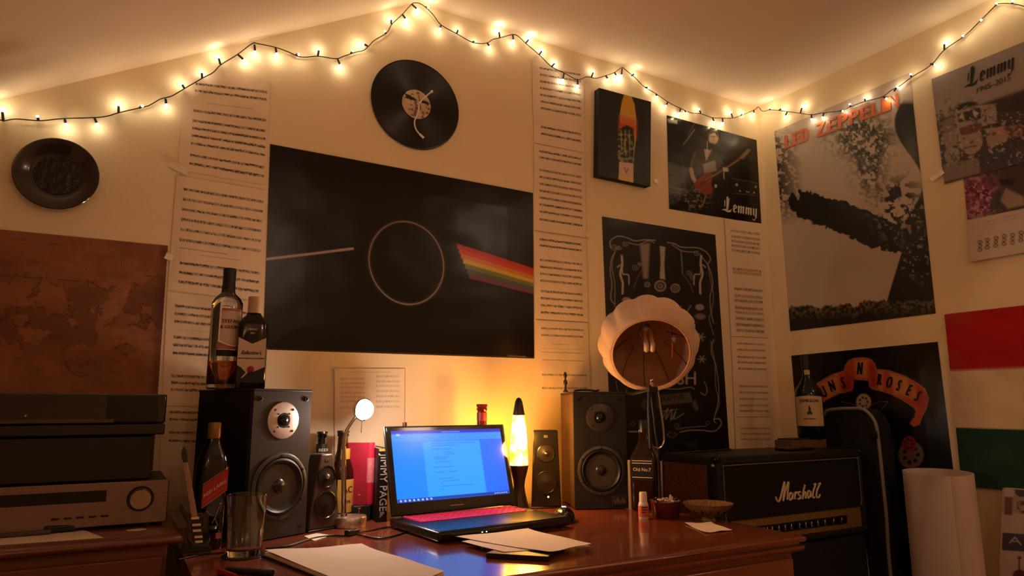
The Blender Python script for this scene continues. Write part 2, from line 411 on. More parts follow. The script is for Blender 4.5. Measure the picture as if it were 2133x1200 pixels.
# --- black poster with the red banner
def art_banner(A):
    A.mix(np.clip(vnoise(A.X, A.Y, 80, 9, 2)-.4, 0, 1)*.5, '2a1a16')
    z = lambda P: [(1640+x/4., 700+y/4.) for x, y in P]
    ban = [(150, 470), (200, 430), (300, 365), (380, 320), (480, 290), (485, 250), (510, 210), (560, 185), (640, 180), (700, 195), (735, 235), (745, 280), (840, 285), (960, 325), (1080, 385), (1150, 440), (1180, 520), (1160, 610), (1125, 680), (1105, 740), (1060, 750), (1030, 730), (1070, 670), (1080, 620), (1050, 590), (960, 530), (860, 480), (770, 455), (710, 440), (690, 420), (685, 370), (550, 360), (550, 440), (520, 460), (430, 480), (330, 530), (220, 620)]
    A.poly(z(ban), 'b8482c', 1.2)
    for P in ([(260, 400), (420, 320), (440, 460), (330, 520)], [(560, 200), (670, 195), (665, 350), (575, 345)], [(850, 300), (1000, 345), (1040, 520), (900, 480)], [(755, 290), (800, 290), (800, 450), (750, 440)], [(1030, 390), (1060, 400), (1080, 520), (1050, 540)]):
        A.poly(z(P), 'c98a48', 8, .85)
    for P in ([(485, 270), (560, 350), (540, 450), (470, 460)], [(690, 220), (745, 290), (760, 440), (700, 420)], [(1120, 440), (1180, 520), (1150, 620), (1080, 560)]): A.poly(z(P), '9a2a1c', 8, .7)
    A.line(z(ban), 1.0, '9a8a90', 1.2, .9, closed=True)
    for cx, cy, r, c in ((640, 550, 62, 'b09a80'), (1035, 990, 105, '6a5a50'), (1020, 900, 60, '8a2a26')):
        A.ell(1640+cx/4, 700+cy/4, r/4, r/4*1.1, c, 2); 
        for k in range(7):
            t = k*2*PI/7; A.ell(1640+(cx+r*.55*math.cos(t))/4, 700+(cy+r*.6*math.sin(t))/4, r*.16/4, r*.16/4, '1a1210', 1.5)
    for y in (925, 960, 1085, 1120): A.line(z([(800, y), (905, y-4)]), 1.2, '7a6a60', 1.2, .8)
    A.line(z([(770, 640), (790, 760), (800, 880), (905, 885)]), 1.0, '7a6a70', 1.2, .7)
    A.line(z([(445, 548), (520, 560), (600, 590)]), 1.0, '7a6a70', 1.2, .7); A.line(z([(680, 590), (760, 550), (850, 545), (770, 640)]), 1.0, '7a6a70', 1.2, .7)
def banner_letters():
    out = []; L = [('G', 255, 520, -32), ('U', 305, 465, -27), ('N', 375, 415, -20), ('S', 468, 390, -13), ('N', 608, 270, 4), ('R', 775, 362, 5), ('O', 855, 385, 12), ('S', 935, 412, 18), ('E', 1020, 450, 24), ('S', 1092, 500, 30)]
    for ch, x, y, a in L:
        a = math.radians(a); sx, sy = (14., 37.) if ch == 'N' and x > 500 else (14.5, 34.)
        for d in (-1.1, -.5, 0, .5, 1.1):
            out.append(px_text(ch, 1640+x/4.+d, 700+y/4., sx*math.cos(a), sx*math.sin(a)-1, sy*math.sin(a), -sy*math.cos(a), onr(.0048+.0001*d), '160c0a', True))
    return out
tag(sheet('poster', cr([(1648, 741), (1953, 712), (1984+26, 981+200), (1648+46, 741+520)]), 170, 260, art_banner, m_gloss, NR, '0c0808', wave=.006, extra=banner_letters()),
    'black poster with arched red and tan banner of lettering on the right wall', 'poster')
# --- concert poster
def art_concert(A):
    X, Y = A.X, A.Y; z = lambda P: [(1380+x/4.8, 230+y/4.8) for x, y in P]
    A.mix(np.clip(vnoise(X, Y, 40, 5, 3)-.42, 0, 1)*.6, '3a3428')
    A.mix(np.exp(-(((X-1525)/45)**2+((Y-300)/30)**2))*.5, '4e4a3c')
    A.poly(z([(50, 520), (240, 570), (250, 850), (60, 830)]), '5a5444', 6, .7, rough=4)
    A.line(z([(60, 760), (240, 800)]), 3, '8a8068', 3, .5); A.line(z([(60, 640), (230, 690)]), 2, '2a261e', 3, .7)
    A.line(z([(205, 345), (320, 190)]), 1.6, '9a9080', 1.5, .8); A.line(z([(250, 250), (320, 130)]), 1., '6a6456', 1.5, .8)
    # figure: legs, shirt, arms, head
    A.poly(z([(260, 740), (420, 760), (480, 830), (380, 960), (250, 970), (240, 850)]), '2c2418', 3, 1, rough=4)
    A.noise(np.exp(-(((X-1446)/28)**2+((Y-412)/22)**2)), '9a8c78', 4, .6, .1, 4)
    A.poly(z([(310, 390), (430, 385), (470, 420), (540, 410), (600, 520), (560, 610), (430, 640), (340, 640), (270, 600), (290, 460)]), '453a2c', 2.5, 1)
    A.poly(z([(400, 540), (520, 500), (540, 600), (420, 640)]), 'a89a78', 3, .7); A.poly(z([(415, 390), (490, 395), (430, 510)]), 'b8a088', 2)
    A.line(z([(320, 440), (290, 520), (280, 590)]), 4, '6a5e4a', 3, .7)
    A.line(z([(282, 590), (300, 670), (350, 750), (380, 790)]), 8, 'b89c78', 2.5, curve=4)
    A.ell(1380+505/4.8, 230+270/4.8, 10.5, 15.5, 'c8b090', 2); A.poly(z([(440, 240), (480, 190), (545, 200), (555, 280), (520, 225), (470, 240), (455, 300)]), '4a3c2e', 2)
    A.poly(z([(455, 320), (520, 335), (510, 390), (460, 400)]), '2a2018', 3); A.ell(1380+503/4.8, 230+262/4.8, 6.5, 1.6, '4a3828', 2, .6); A.line(z([(505, 265), (512, 300)]), 1.5, '8a7058', 1.5, .6)
    A.line(z([(445, 310), (445, 400)]), 1.6, 'd8c8b0', 1.5, .8)
    # bass guitar
    A.poly(z([(340, 690), (440, 620), (500, 640), (480, 740), (500, 800), (490, 840), (420, 850), (350, 790), (300, 750)]), '8a4a34', 2.5)
    A.line(z([(380, 740), (560, 620), (760, 490), (850, 400)]), 5, '6e3a2a', 2); A.line(z([(420, 700), (620, 590), (760, 495)]), 1.2, 'b08a70', 1.5, .8)
    A.poly(z([(760, 480), (850, 385), (880, 400), (800, 490)]), '7a6a54', 2); A.line(z([(430, 850), (410, 930), (370, 970)]), 2, 'a87a5a', 1.5)
    A.poly(z([(600, 570), (650, 575), (660, 610), (610, 615)]), 'c0a88c', 2); A.line(z([(610, 620), (612, 680)]), 2, 'c0a88c', 1.5)
    A.ell(1380+528/4.8, 230+758/4.8, 2.6, 3.4, 'c8c0c0', 1.5)
    # equipment
    A.poly(z([(690, 670), (960, 720), (965, 860), (700, 830)]), '241e18', 3); A.line(z([(690, 680), (955, 730)]), 1., '6a604e', 1.4, .8); A.line(z([(690, 830), (960, 855)]), 1., '6a604e', 1.4, .7)
    for x, y, r in ((738, 745, 2.6), (932, 765, 2.), (770, 808, 1.4), (840, 815, 1.4), (860, 818, 1.2), (915, 823, 1.8)): A.ell(1380+x/4.8, 230+y/4.8, r, r, 'b0a080', 1.5)
    A.poly(z([(50, 85), (145, 98), (145, 135), (60, 120)]), 'b8ac90', 3, .6)
tag(sheet('poster', cb([(1389, 240), (1576, 292), (1586, 467), (1394, 435)]), 180, 180, art_concert, m_gloss, NB, '12100c', wave=.004,
          extra=black_letter('Lemmy', 1507, 439, 13.6, 2.4, .4, -15.5, onb(.0024), 'd8cfc0')),
    'concert poster of a guitarist on a dark stage with white blackletter', 'poster')
# --- tall black poster with white scrollwork
def art_scroll(A):
    z = lambda P: [(1250+x/4.2857, 440+y/4.2857) for x, y in P]; q = lambda P: [(1220+x/2.4, 440+y/2.4) for x, y in P]
    wcol = 'a89a90'
    A.mix(np.exp(-(((A.X-1295)/36)**2+((A.Y-462)/9)**2))*.6, '4a5040')
    A.line(z([(95, 330), (90, 270), (150, 225), (230, 235), (310, 265), (400, 255), (490, 262)]), 1.8, wcol, 1.3, curve=5)
    A.line(z([(250, 280), (340, 300), (430, 262), (480, 285)]), 1.4, wcol, 1.3, curve=5)
    A.line(z([(600, 280), (660, 290), (720, 320), (800, 325), (880, 330), (950, 370), (985, 430), (960, 465)]), 1.8, wcol, 1.3, curve=5)
    A.line(z([(640, 300), (720, 350), (800, 365), (870, 360)]), 1.4, wcol, 1.3, curve=5)
    A.line(z([(130, 370), (100, 430), (90, 540), (105, 650), (95, 780), (130, 830)]), 1.4, wcol, 1.3, curve=5)
    A.line(z([(140, 330), (105, 480), (130, 650), (130, 850)]), 1.2, wcol, 1.3, curve=5, a=.8)
    A.line(z([(905, 410), (970, 500), (1005, 640), (980, 760), (985, 880), (1010, 1000)]), 1.4, wcol, 1.3, curve=5)
    A.line(z([(960, 480), (985, 620), (1010, 760), (990, 900), (970, 960), (1010, 1100)]), 1.2, wcol, 1.3, curve=5, a=.8)
    for x, y, r in ((125, 320, 8), (165, 325, 6), (222, 290, 7), (860, 375, 7), (310, 500, 8), (350, 470, 5), (790, 550, 7), (820, 590, 6)):
        sp = [(1250+x/4.2857+r*(1-k/16)*math.cos(k*.7), 440+y/4.2857+r*(1-k/16)*math.sin(k*.7)*.9) for k in range(15)]; A.line(sp, 1.1, wcol, 1.2, .8)
    # column of plain shapes: two tall highlights and three discs
    A.poly(z([(355, 300), (440, 285), (425, 600), (385, 600)]), 'a09288', 6, .8); A.poly(z([(530, 310), (580, 320), (570, 480), (580, 612), (530, 600), (540, 450)]), 'b0a298', 2)
    A.line(z([(720, 355), (730, 500), (730, 560)]), 1.6, wcol, 1.6, .7)
    for x, y, r in ((420, 655, 6), (535, 668, 12.5), (668, 688, 10)):
        A.ell(1250+x/4.2857, 440+y/4.2857, r, r*.95, 'a09288', 1.5, .85); A.ell(1250+x/4.2857, 440+y/4.2857, r*.72, r*.66, '1c1612', 1.4); A.ell(1250+x/4.2857, 440+y/4.2857, r*.5, r*.45, '8a7c70', 1.4, .8); A.ell(1250+x/4.2857, 440+y/4.2857, 1.6, 1.6, '1c1612', 1)
    for s, x0 in ((1, 190), (-1, 900)):     # plain vertical flourishes
        A.line(z([(x0, 400), (x0+s*5, 480), (x0-s*12, 560), (x0+s*10, 640), (x0+s*8, 735)]), 4.2, 'b8aaa0', 1.5, curve=5)
        A.line(z([(x0-s*38, 500), (x0, 480), (x0+s*10, 560), (x0+s*60, 570), (x0+s*65, 655)]), 2.2, 'b8aaa0', 1.4, curve=4)
    A.line(z([(300, 690), (330, 600), (370, 530)]), 1.8, '6a5e56', 1.5, curve=4); A.line(z([(740, 570), (800, 650), (825, 720)]), 1.8, '6a5e56', 1.5, curve=4)
    A.ell(1250+235/4.2857, 440+790/4.2857, 9, 5, 'a09288', 2); A.ell(1250+885/4.2857, 440+858/4.2857, 9, 6.5, 'a09288', 2); A.ell(1250+890/4.2857, 440+940/4.2857, 11, 6, '8a7e74', 3, .8)
    for x, y, r in ((470, 490, 7), (575, 630, 9), (580, 740, 8)):
        cx, cy = 1220+x/2.4, 440+y/2.4
        for k in range(6): t = k*PI/3; A.line([(cx, cy), (cx+r*math.cos(t), cy+r*math.sin(t))], 2, '9a8e84', 1.5)
    A.line(z([(760, 920), (810, 840)]), 1.5, wcol, 1.3)
    A.line(q([(380, 885), (450, 890), (520, 880), (540, 890)]), 1.3, wcol, 1.2, curve=4); A.line(q([(590, 850), (605, 890), (595, 920), (570, 905)]), 1.3, wcol, 1.2, curve=4)
    A.poly(q([(370, 920), (520, 905), (535, 955), (380, 970)]), '5a524c', 2); A.poly(q([(545, 940), (565, 990), (550, 1000), (530, 965)]), '5a524c', 2); A.poly(q([(285, 940), (300, 935), (300, 990), (275, 985)]), '4a443e', 2)
    A.line(q([(385, 1030), (410, 985), (400, 1040), (430, 990), (425, 1045), (450, 1000), (440, 1040), (490, 1010)]), 1.3, 'a89e94', 1.2, curve=4)
    A.line(q([(380, 1000), (460, 990)]), 1., 'a89e94', 1.2)
    A.line(q([(640, 640), (625, 700), (650, 770), (665, 880), (660, 960), (640, 1040), (650, 1060)]), 1.3, wcol, 1.2, curve=4); A.line(q([(625, 650), (645, 760), (650, 880), (668, 960), (645, 1020)]), 1.1, wcol, 1.2, .8, curve=4)
    A.line(q([(470, 1105), (520, 1095), (580, 1095), (640, 1100), (675, 1070), (670, 1040), (640, 1040)]), 1.8, wcol, 1.2, curve=4); A.line(q([(450, 1090), (520, 1080), (600, 1075)]), 1.1, wcol, 1.2, .8, curve=4)
    for x, y in ((455, 1072), (608, 1060), (235, 1065)): A.ell(1220+x/2.4, 440+y/2.4, 5, 4.5, '6a625a', 1.5); A.ell(1220+x/2.4, 440+y/2.4, 3.4, 3, '120e0c', 1.2)
    A.line(q([(215, 1102), (262, 1102)]), 2.2, 'b0a69a', 1.3); A.line(q([(425, 1105), (405, 1118), (425, 1130)]), 1, wcol, 1.2, .7); A.line(q([(440, 1105), (455, 1118), (435, 1130)]), 1, wcol, 1.2, .7)
    A.poly(q([(500, 1155), (560, 1155), (560, 1185), (500, 1185)]), '2c2824', 1.5); A.line(q([(150, 850), (160, 900)]), 1., wcol, 1.2)
tag(sheet('poster', cb([(1254, 451), (1490, 489), (1521, 960), (1274, 960)]), 190, 400, art_scroll, m_semi, NB, '0e0b09', wave=.003,
          extra=[px_text('SH', 1408, 801, 36, .5, 0, -40, onb(.0022), 'a09488'), px_text('SH', 1409.2, 801, 36, .5, 0, -40, onb(.0023), 'a09488'), px_text('R&FNR', 1376, 837, 16, -1.5, 1, -17, onb(.0024), '1a1512')]),
    'tall black poster with white scrollwork behind the cloth lampshade', 'poster')
# --- map
def art_map(A):
    X, Y = A.X, A.Y
    A.mix(np.clip((vnoise(X, Y, 70, 11, 4)-.35)*1.6, 0, 1)*.7, '6a3a22'); A.mix(np.clip((vnoise(X, Y*3, 40, 12, 3)-.45)*2, 0, 1)*.4, '4e2614')
    land = vnoise(X*.8, Y, 62, 21, 5); m = np.clip((land-.5)/.02, 0, 1)*np.clip((760-Y)/60, 0, 1)*np.clip((Y-560)/50, 0, 1)
    A.mix(m*.6, '5e3018'); e = np.exp(-((land-.5)/.010)**2)*np.clip((790-Y)/60, 0, 1)*np.clip((Y-540)/50, 0, 1); A.mix(e*.8, '2c140a')
    A.poly([(225, 615), (250, 595), (278, 590), (262, 630), (240, 662), (215, 668), (232, 640)], 'a8704e', 4, .6, rough=5)
    A.line([(275, 600), (268, 622), (280, 626)], 1.6, '3a1c10', 1.5, .8); A.line([(240, 662), (236, 672), (218, 680)], 2.5, '34180c', 2, .8)
    A.line([(136, 750), (145, 772), (165, 784), (182, 780)], 2.2, '34180c', 2, .8, curve=4); A.line([(140, 742), (150, 752), (175, 748)], 1.4, '4a2412', 2, .7)
    for k in range(7): A.line([(150+k*18, 470), (155+k*18, 520)], .8, '5a2c18', 1.6, .5)
    for k in range(16): A.line([(255+k*6.4, 505), (252+k*6.4, 560)], .8, '4e2412', 1.5, .4)
    for x, y, L in ((15, 498, 40), (105, 508, 32), (55, 543, 34), (210, 533, 22), (0, 575, 90), (120, 583, 110), (200, 700, 60), (66, 780, 18), (225, 775, 34), (305, 575, 34)): A.line([(x, y), (x+L, y+L*.06)], 1.8, '3e1e10', 2, .6)
    A.mix(np.clip((X-318-(640-Y)*.06)/16, 0, 1)*.5, '3e1c10')
tag(sheet('world_map', [aty(0, 478, -.0015)+np.array([-.5, 0, -.003]), aty(350, 512, -.0015), aty(318, 980, -.0015), aty(0, 980, -.0015)+np.array([-.5, 0, 0])], 260, 170, art_map, m_paper, NB, '9a6242', wave=.004),
    'faded brown world map poster below the dark plate', 'map')
# --- sheet music
def music(systems, seed, cols=1, ink='2c231d', a=1.):
    def f(A):
        X, Y = A.X, A.Y; A.mix(np.clip(vnoise(X, Y, .35, seed, 2)-.3, 0, 1)*.25, 'b8a890')
        for (v, dens, x0, x1) in systems:
            h = .0135
            inx = np.clip((X-x0)/.006, 0, 1)*np.clip((x1-X)/.006, 0, 1)
            band = np.clip((h-np.abs(Y-v))/.003, 0, 1)*inx
            A.mix(band*.42*a, ink)
            nn = vnoise(X*1.0, Y*0+v*37, .0085, seed+int(v*900), 2)
            dy = (vnoise(X, X*0+v*11, .02, seed+3, 2)-.5)*.016
            A.mix(np.clip((nn-(.60-dens*.3))/.08, 0, 1)*np.clip((h*.62-np.abs(Y-v-dy))/.003, 0, 1)*inx*a*.95, ink)
            n3 = vnoise(X, Y*0+v*53, .02, seed+5, 2); up = np.sign(np.sin(v*77))*.013
            A.mix(np.clip((n3-.52)/.05, 0, 1)*np.clip((.003-np.abs(Y-v-up))/.003, 0, 1)*inx*.7*a*(1 if dens > .3 else .4), ink)
            A.mix(np.clip((.007-np.abs(X-x0-.008))/.004, 0, 1)*np.clip((.014-np.abs(Y-v))/.004, 0, 1)*.9*a, ink)
    return f
def rule(f, rules):
    def g(A):
        f(A)
        for v, x0, x1, w in rules: A.mix(np.clip((w-np.abs(A.Y-v))/.0015, 0, 1)*np.clip((A.X-x0)/.01, 0, 1)*np.clip((x1-A.X)/.01, 0, 1)*.7, '3a2e26')
    return g
PG = 0
def page(pts, systems, label, rules=(), seed=1, group=None, e=.0012, a=1.):
    global PG
    PG += 1
    return tag(sheet('sheet_music', cb(pts, e+.0003*PG), 112, 150, rule(music(systems, seed, a=a), rules), m_paper, NB, 'f0d8b8', thick=.0003, wave=.003, space='uv'), label, 'sheet music', group)
GL, GM, GR = 'sheet music column left of the wide poster', 'sheet music column right of the wide poster', 'sheet music column beside the wall corner'
sy = lambda L, x0=.12, x1=.97: [(v, d, x0, x1) for v, d in L]
page([(387, 146), (563, 165), (555, 386), (370, 353)], sy([(.13, .6), (.20, .7), (.40, .6), (.50, .7), (.575, .7), (.65, .7), (.725, .7), (.84, .7), (.92, .8)]),
     'topmost sheet music page of the left column, crossed by the light string', [(.05, .3, .65, .002), (.285, .05, .9, .002), (.31, .25, .8, .002), (.79, .45, .6, .002)], 11, GL)
page([(368, 366), (555, 397), (543, 626), (349, 603)], sy([(.11, .3), (.2, .3), (.29, .3), (.38, .35), (.47, .35), (.56, .35)], .08, .97)+sy([(.76, .6), (.84, .7), (.92, .7)], .1, .97),
     'second sheet music page of the left column, left edge near the map', [(.63, .08, .6, .002), (.67, .3, .75, .002), (.70, .1, .5, .002)], 23, GL)
page([(349, 607), (545, 630), (533, 850), (337, 845)], sy([(.12, .7), (.19, .7), (.26, .6), (.40, .6), (.47, .7), (.54, .8), (.74, .6), (.80, .7), (.86, .4)], .08, .9),
     'third sheet music page of the left column, behind the whisky bottles', [(.33, .1, .5, .0015), (.70, .2, .5, .002)], 31, GL)
page([(337, 848), (530, 852), (524, 1070), (328, 1060)], sy([(.05, .7), (.12, .7), (.25, .5), (.33, .5)], .08, .9),
     'lowest sheet music page of the left column, behind the tall speaker', [], 37, GL)
page([(1108, 122), (1217, 140), (1217, 318), (1112, 297)], sy([(.10, .5), (.18, .4), (.26, .5), (.34, .4), (.42, .5), (.50, .4), (.58, .4), (.80, .7), (.88, .8)], .14, .93),
     'topmost sheet music page in the column right of the striped poster', [(.68, .1, .7, .002)], 41, GM)
page([(1112, 299), (1217, 319), (1221, 495), (1112, 479)], sy([(.08, .7), (.15, .8), (.30, .2), (.38, .4), (.46, .3), (.54, .4), (.62, .6), (.70, .6), (.78, .7), (.87, .7)], .1, .93),
     'second sheet music page in the column right of the striped poster', [(.22, .1, .6, .0015)], 43, GM)
page([(1112, 483), (1221, 498), (1225, 671), (1115, 664)], sy([(.08, .7), (.15, .8), (.32, .3), (.40, .4), (.48, .4), (.56, .4), (.68, .4), (.76, .6), (.84, .4), (.92, .6)], .1, .9),
     'third sheet music page in the column right of the striped poster', [(.25, .5, .8, .002)], 47, GM)
page([(1115, 667), (1225, 673), (1229, 830), (1117, 830)], sy([(.10, .6), (.19, .6)], .1, .9)+sy([(.70, .2), (.87, .2)], .1, .95),
     'lowest sheet music page in the middle column, above the right speaker', [(.3, .3, .6, .003), (.36, .1, .9, .003), (.41, .1, .9, .002), (.46, .1, .9, .002), (.51, .1, .9, .002), (.58, .1, .9, .002)], 53, GM, a=.8)
page([(1509, 455), (1588, 466), (1600, 704), (1523, 700)], sy([(.10, .2), (.15, .1), (.19, .1), (.23, .2), (.27, .1), (.43, .1), (.46, .1), (.60, .6), (.66, .1), (.70, .5), (.76, .4), (.80, .2), (.85, .5), (.90, .5), (.95, .4)], .14, .9),
     'upper sheet music page under the concert poster by the corner', [], 59, GR, a=.75)
page([(1523, 702), (1600, 706), (1610, 868), (1530, 868)], sy([(.08, .4), (.16, .4), (.25, .5), (.32, .3), (.40, .3), (.62, .2), (.70, .2), (.78, .2), (.86, .2), (.93, .2)], .14, .9),
     'middle sheet music page in the column by the corner', [], 61, GR, a=.75)
page([(1530, 869), (1610, 869), (1618, 1010), (1536, 1010)], sy([(.17, .1), (.25, .1), (.33, .1), (.6, .2)], .14, .9), 'lowest sheet music page in the corner column, meeting the amplifier', [], 67, GR, a=.75)
page([(697, 768), (843, 768), (842, 950), (697, 950)], [(v, .05, .08, .42) for v in (.12, .17, .22, .28, .33, .38, .45)]+[(v, .05, .58, .93) for v in (.09, .15, .2, .26, .32, .38, .44)],
     'faint two-column printed sheet above the small desk lamp', [(.04, .2, .8, .001)], 71, a=.35)
# --- canvas painting
def art_canvas(A):
    z = lambda P: [(1200+x/2.609, 160+y/2.609) for x, y in P]; Y = A.Y
    body = [(240, 260), (238, 200), (250, 130), (262, 95), (300, 105), (318, 150), (326, 220), (326, 330), (312, 450), (310, 575), (232, 560), (236, 460), (226, 420), (240, 330)]
    A.poly(z(body), 'd8a838', 1.5)
    A.poly(z([(238, 210), (326, 235), (326, 330), (238, 310)]), 'd86a22', 10, .95); A.poly(z([(236, 250), (275, 262), (322, 272), (320, 300), (232, 290)]), 'c0401a', 6, .8)
    A.poly(z([(232, 320), (240, 280), (275, 262), (310, 280), (318, 340), (310, 470), (236, 465), (226, 420)]), '1a140e', 2)
    m = np.clip((A.X-1286)/2, 0, 1)*np.clip((1322-A.X)/2, 0, 1)*np.clip((Y-272)/8, 0, 1)*np.clip((340-Y)/3, 0, 1); A.noise(m, '8a8a60', 5, .55, .1, 3)
    for k in range(6): A.line(z([(245+k*11, 290+k % 2*20), (247+k*11, 400+k % 3*15)]), 1.2, '0e0a08' if k % 2 else 'c8b890', 1.3, .8)
    A.line(z([(235, 440), (275, 450), (312, 440)]), 4, '8a9070', 3, .6)
    A.poly(z([(234, 462), (310, 472), (310, 576), (232, 560)]), 'd8b8a8', 1.5); A.poly(z([(232, 535), (310, 550), (310, 576), (232, 560)]), 'e0c060', 4, .8)
    A.line(z([(262, 492), (274, 525), (284, 495)]), 1.4, '6a2a1e', 1.2); A.line(z([(266, 505), (283, 508)]), .9, '6a2a1e', 1.2)
cv = [aty(x, y, -.032) for x, y in [(1248, 183), (1356, 212), (1355, 388), (1246, 365)]]
t = thing('canvas_painting', 'small black canvas with a yellow and orange bullet shape', 'painting', (cv[0]+cv[2])/2*np.array([1, 0, 1]))
loc = np.array(t.location)
f = sheet('painted_face', cv, 120, 160, art_canvas, m_semi, NB, '0c0a09', thick=.001); f.parent = t; f.location = f.location-t.location
mb = MB(); n4 = [c-loc for c in cv]; mb.add([tuple(c+np.array([0, .0012, 0])) for c in n4]+[tuple((c[0], -.001, c[2])) for c in n4], [(0, 1, 2, 3), (7, 6, 5, 4), (0, 4, 5, 1), (1, 5, 6, 2), (2, 6, 7, 3), (3, 7, 4, 0)])
mb.build('stretcher', mat('black_canvas', '14110f', .7, bump=.2, bscale=300), t)
# --- calendars
def art_cal(A):
    z = lambda P: [(1920+x/3.53, 60+y/3.53) for x, y in P]
    A.mix(np.clip(vnoise(A.X, A.Y, 40, 3, 2)-.4, 0, 1)*.5, '8a7c78')
    A.poly(z([(90, 690), (250, 620), (420, 560), (760, 440), (1000, 300), (1000, 1100), (150, 1200)]), '3e2e2a', 8)
    pale = '9a8a80'
    A.poly(z([(120, 690), (240, 640), (255, 740), (140, 770)]), '7a6a5e', 4); A.poly(z([(150, 770), (250, 740), (280, 860), (170, 880)]), '8a7a70', 4)
    A.ell(1920+330/3.53, 60+570/3.53, 24, 8, '1e1614', 2, rot=-.2)
    A.poly(z([(240, 610), (390, 570), (540, 550), (560, 690), (440, 720), (250, 780)]), pale, 1.5); A.poly(z([(262, 625), (430, 580), (440, 660), (272, 690)]), '3a2a26', 1.5); A.poly(z([(275, 650), (300, 610), (320, 680)]), 'b0a090', 2); A.poly(z([(370, 590), (420, 620), (400, 660), (380, 630)]), 'c0b0a0', 2)
    A.line(z([(460, 600), (520, 580)]), 2, '6a5a52', 1.5); A.line(z([(470, 660), (530, 650)]), 2, '6a5a52', 1.5)
    A.ell(1920+360/3.53, 60+820/3.53, 25, 29, 'a89888', 1.5); A.ell(1920+360/3.53, 60+820/3.53, 22, 26, '8e7e74', 1.5, .6)
    A.poly(z([(275, 730), (440, 690), (450, 750), (290, 790)]), '6a4038', 2); A.line(z([(310, 880), (400, 860)]), 3, '5a4a44', 2)
    A.ell(1920+225/3.53, 60+930/3.53, 17, 18, '8a7c74', 2); A.line(z([(205, 920), (225, 940), (245, 915), (225, 940), (225, 960)]), 2.4, '4a3a36', 1.5)
    A.poly(z([(460, 740), (620, 710), (630, 830), (490, 880)]), '9c8476', 1.5); A.poly(z([(530, 740), (600, 720), (610, 790), (550, 810)]), 'b07a66', 3); A.poly(z([(620, 720), (740, 700), (740, 790), (630, 800)]), 'a87a60', 4, .8)
    A.poly(z([(160, 1000), (420, 950), (430, 1060), (160, 1130)]), '7e6e62', 3); A.poly(z([(430, 930), (720, 800), (740, 990), (440, 1060)]), '362a34', 4)
    A.noise(np.clip((A.Y-190)/40, 0, 1)*np.clip((360-A.Y)/30, 0, 1), '2a1e1c', 9, .62, .08, 7, .7); A.noise(np.clip((A.Y-200)/40, 0, 1)*np.clip((360-A.Y)/30, 0, 1), 'b8a898', 6, .68, .06, 9, .7)
    A.poly(z([(560, 540), (760, 480), (760, 600), (600, 620)]), '2a2020', 6, .8)
tl, bl = atx(1940, 165, W-.006), atx(1967, 383, W-.006); rt = np.array([0, -.42, 0])
extra = black_letter('Lemmy', 2014, 182, 19.2, -8.2, .8, -20.5, onr(.0085), '1a1414')
for k in range(2): extra.append(px_text('1945–2015', 2031+k*.8, 196, 16.5, -6.6, 1, -17, onr(.0082), '4a3e3c'))
cg = 'calendars on the right wall'
tag(sheet('calendar', [tl, tl+rt, bl+rt, bl], 170, 130, art_cal, m_semi, NR, '9a8e88', wave=.002, extra=extra), 'grey poster sheet of badges with black blackletter above the flowers', 'calendar', cg)
def art_cal2(A):
    z = lambda P: [(1960+x/4., 360+y/4.) for x, y in P]
    ph = np.clip((460-(A.X-2008)*.2-A.Y)/1.5+.5, 0, 1)
    A.mix(ph, '4a3a34'); g = np.exp(-(((A.X-2035)/32)**2+((A.Y-410)/38)**2))
    A.mix(np.clip(g*1.6, 0, 1)*ph, '8e4a62'); A.noise(np.clip(g*2, 0, 1)*ph, 'c88aa0', 7, .54, .1, 3); A.noise(np.clip(g*2, 0, 1)*ph, '5a1e34', 6, .6, .1, 5)
    A.poly(z([(430, 160), (520, 150), (570, 290), (470, 300), (420, 330)]), '3e4638', 5, .9, rough=5); A.poly(z([(540, 130), (692, 200), (700, 270), (560, 300), (500, 230)]), 'a08c74', 6); A.poly(z([(480, 60), (620, 40), (610, 110), (500, 100)]), '2a2420', 5)
    for y in (420, 395): A.line(z([(370, y+20), (650, y-50)]), .8, '7a6a60', 1.3, .6)
    for k, (x, y) in enumerate(((335, 610), (395, 590), (467, 575), (535, 560), (605, 550), (675, 530), (745, 515), (815, 500))):
        for j in range(3): A.ell(1960+x/4., 360+(y-30+j*32)/4., 5.2-j % 2, 4.2, '2c2220', 1.2); A.ell(1960+x/4., 360+(y-30+j*32)/4., 3.8-j % 2, 2.8, 'b8a490', 1.2)
    A.line(z([(310, 530), (350, 518)]), 1, '6a5a50', 1.2, .6)
tl, bl = atx(2005, 352, W-.003), atx(2024, 546, W-.003)
tag(sheet('calendar', [tl, tl+rt, bl+rt, bl], 150, 130, art_cal2, m_paper, NR, 'd0bca8', wave=.002, curl=.01), 'white calendar page with pink flowers and small line drawings', 'calendar', cg)
# --- flag
def art_flag(A):
    v = A.Y; A.mix(np.clip((.338-v)/.004+.5, 0, 1), 'b01c26'); A.mix(np.clip((v-.668)/.004+.5, 0, 1), '24463c')
    A.mix(np.clip(vnoise(A.X*3, A.Y*3, .5, 4, 2)-.5, 0, 1)*.3, '8a7a68')
ft, fb = atx(1967, 655, W-.012), atx(2003, 1012, W-.012)
tag(sheet('flag', [ft, ft+np.array([0, -.86, 0]), fb+np.array([0, -.86, -.01]), fb], 110, 90, art_flag, m_cloth, NR, 'ddc8a4', wave=.016, space='uv'),
    'red, white and green striped cloth flag pinned to the right wall', 'flag')
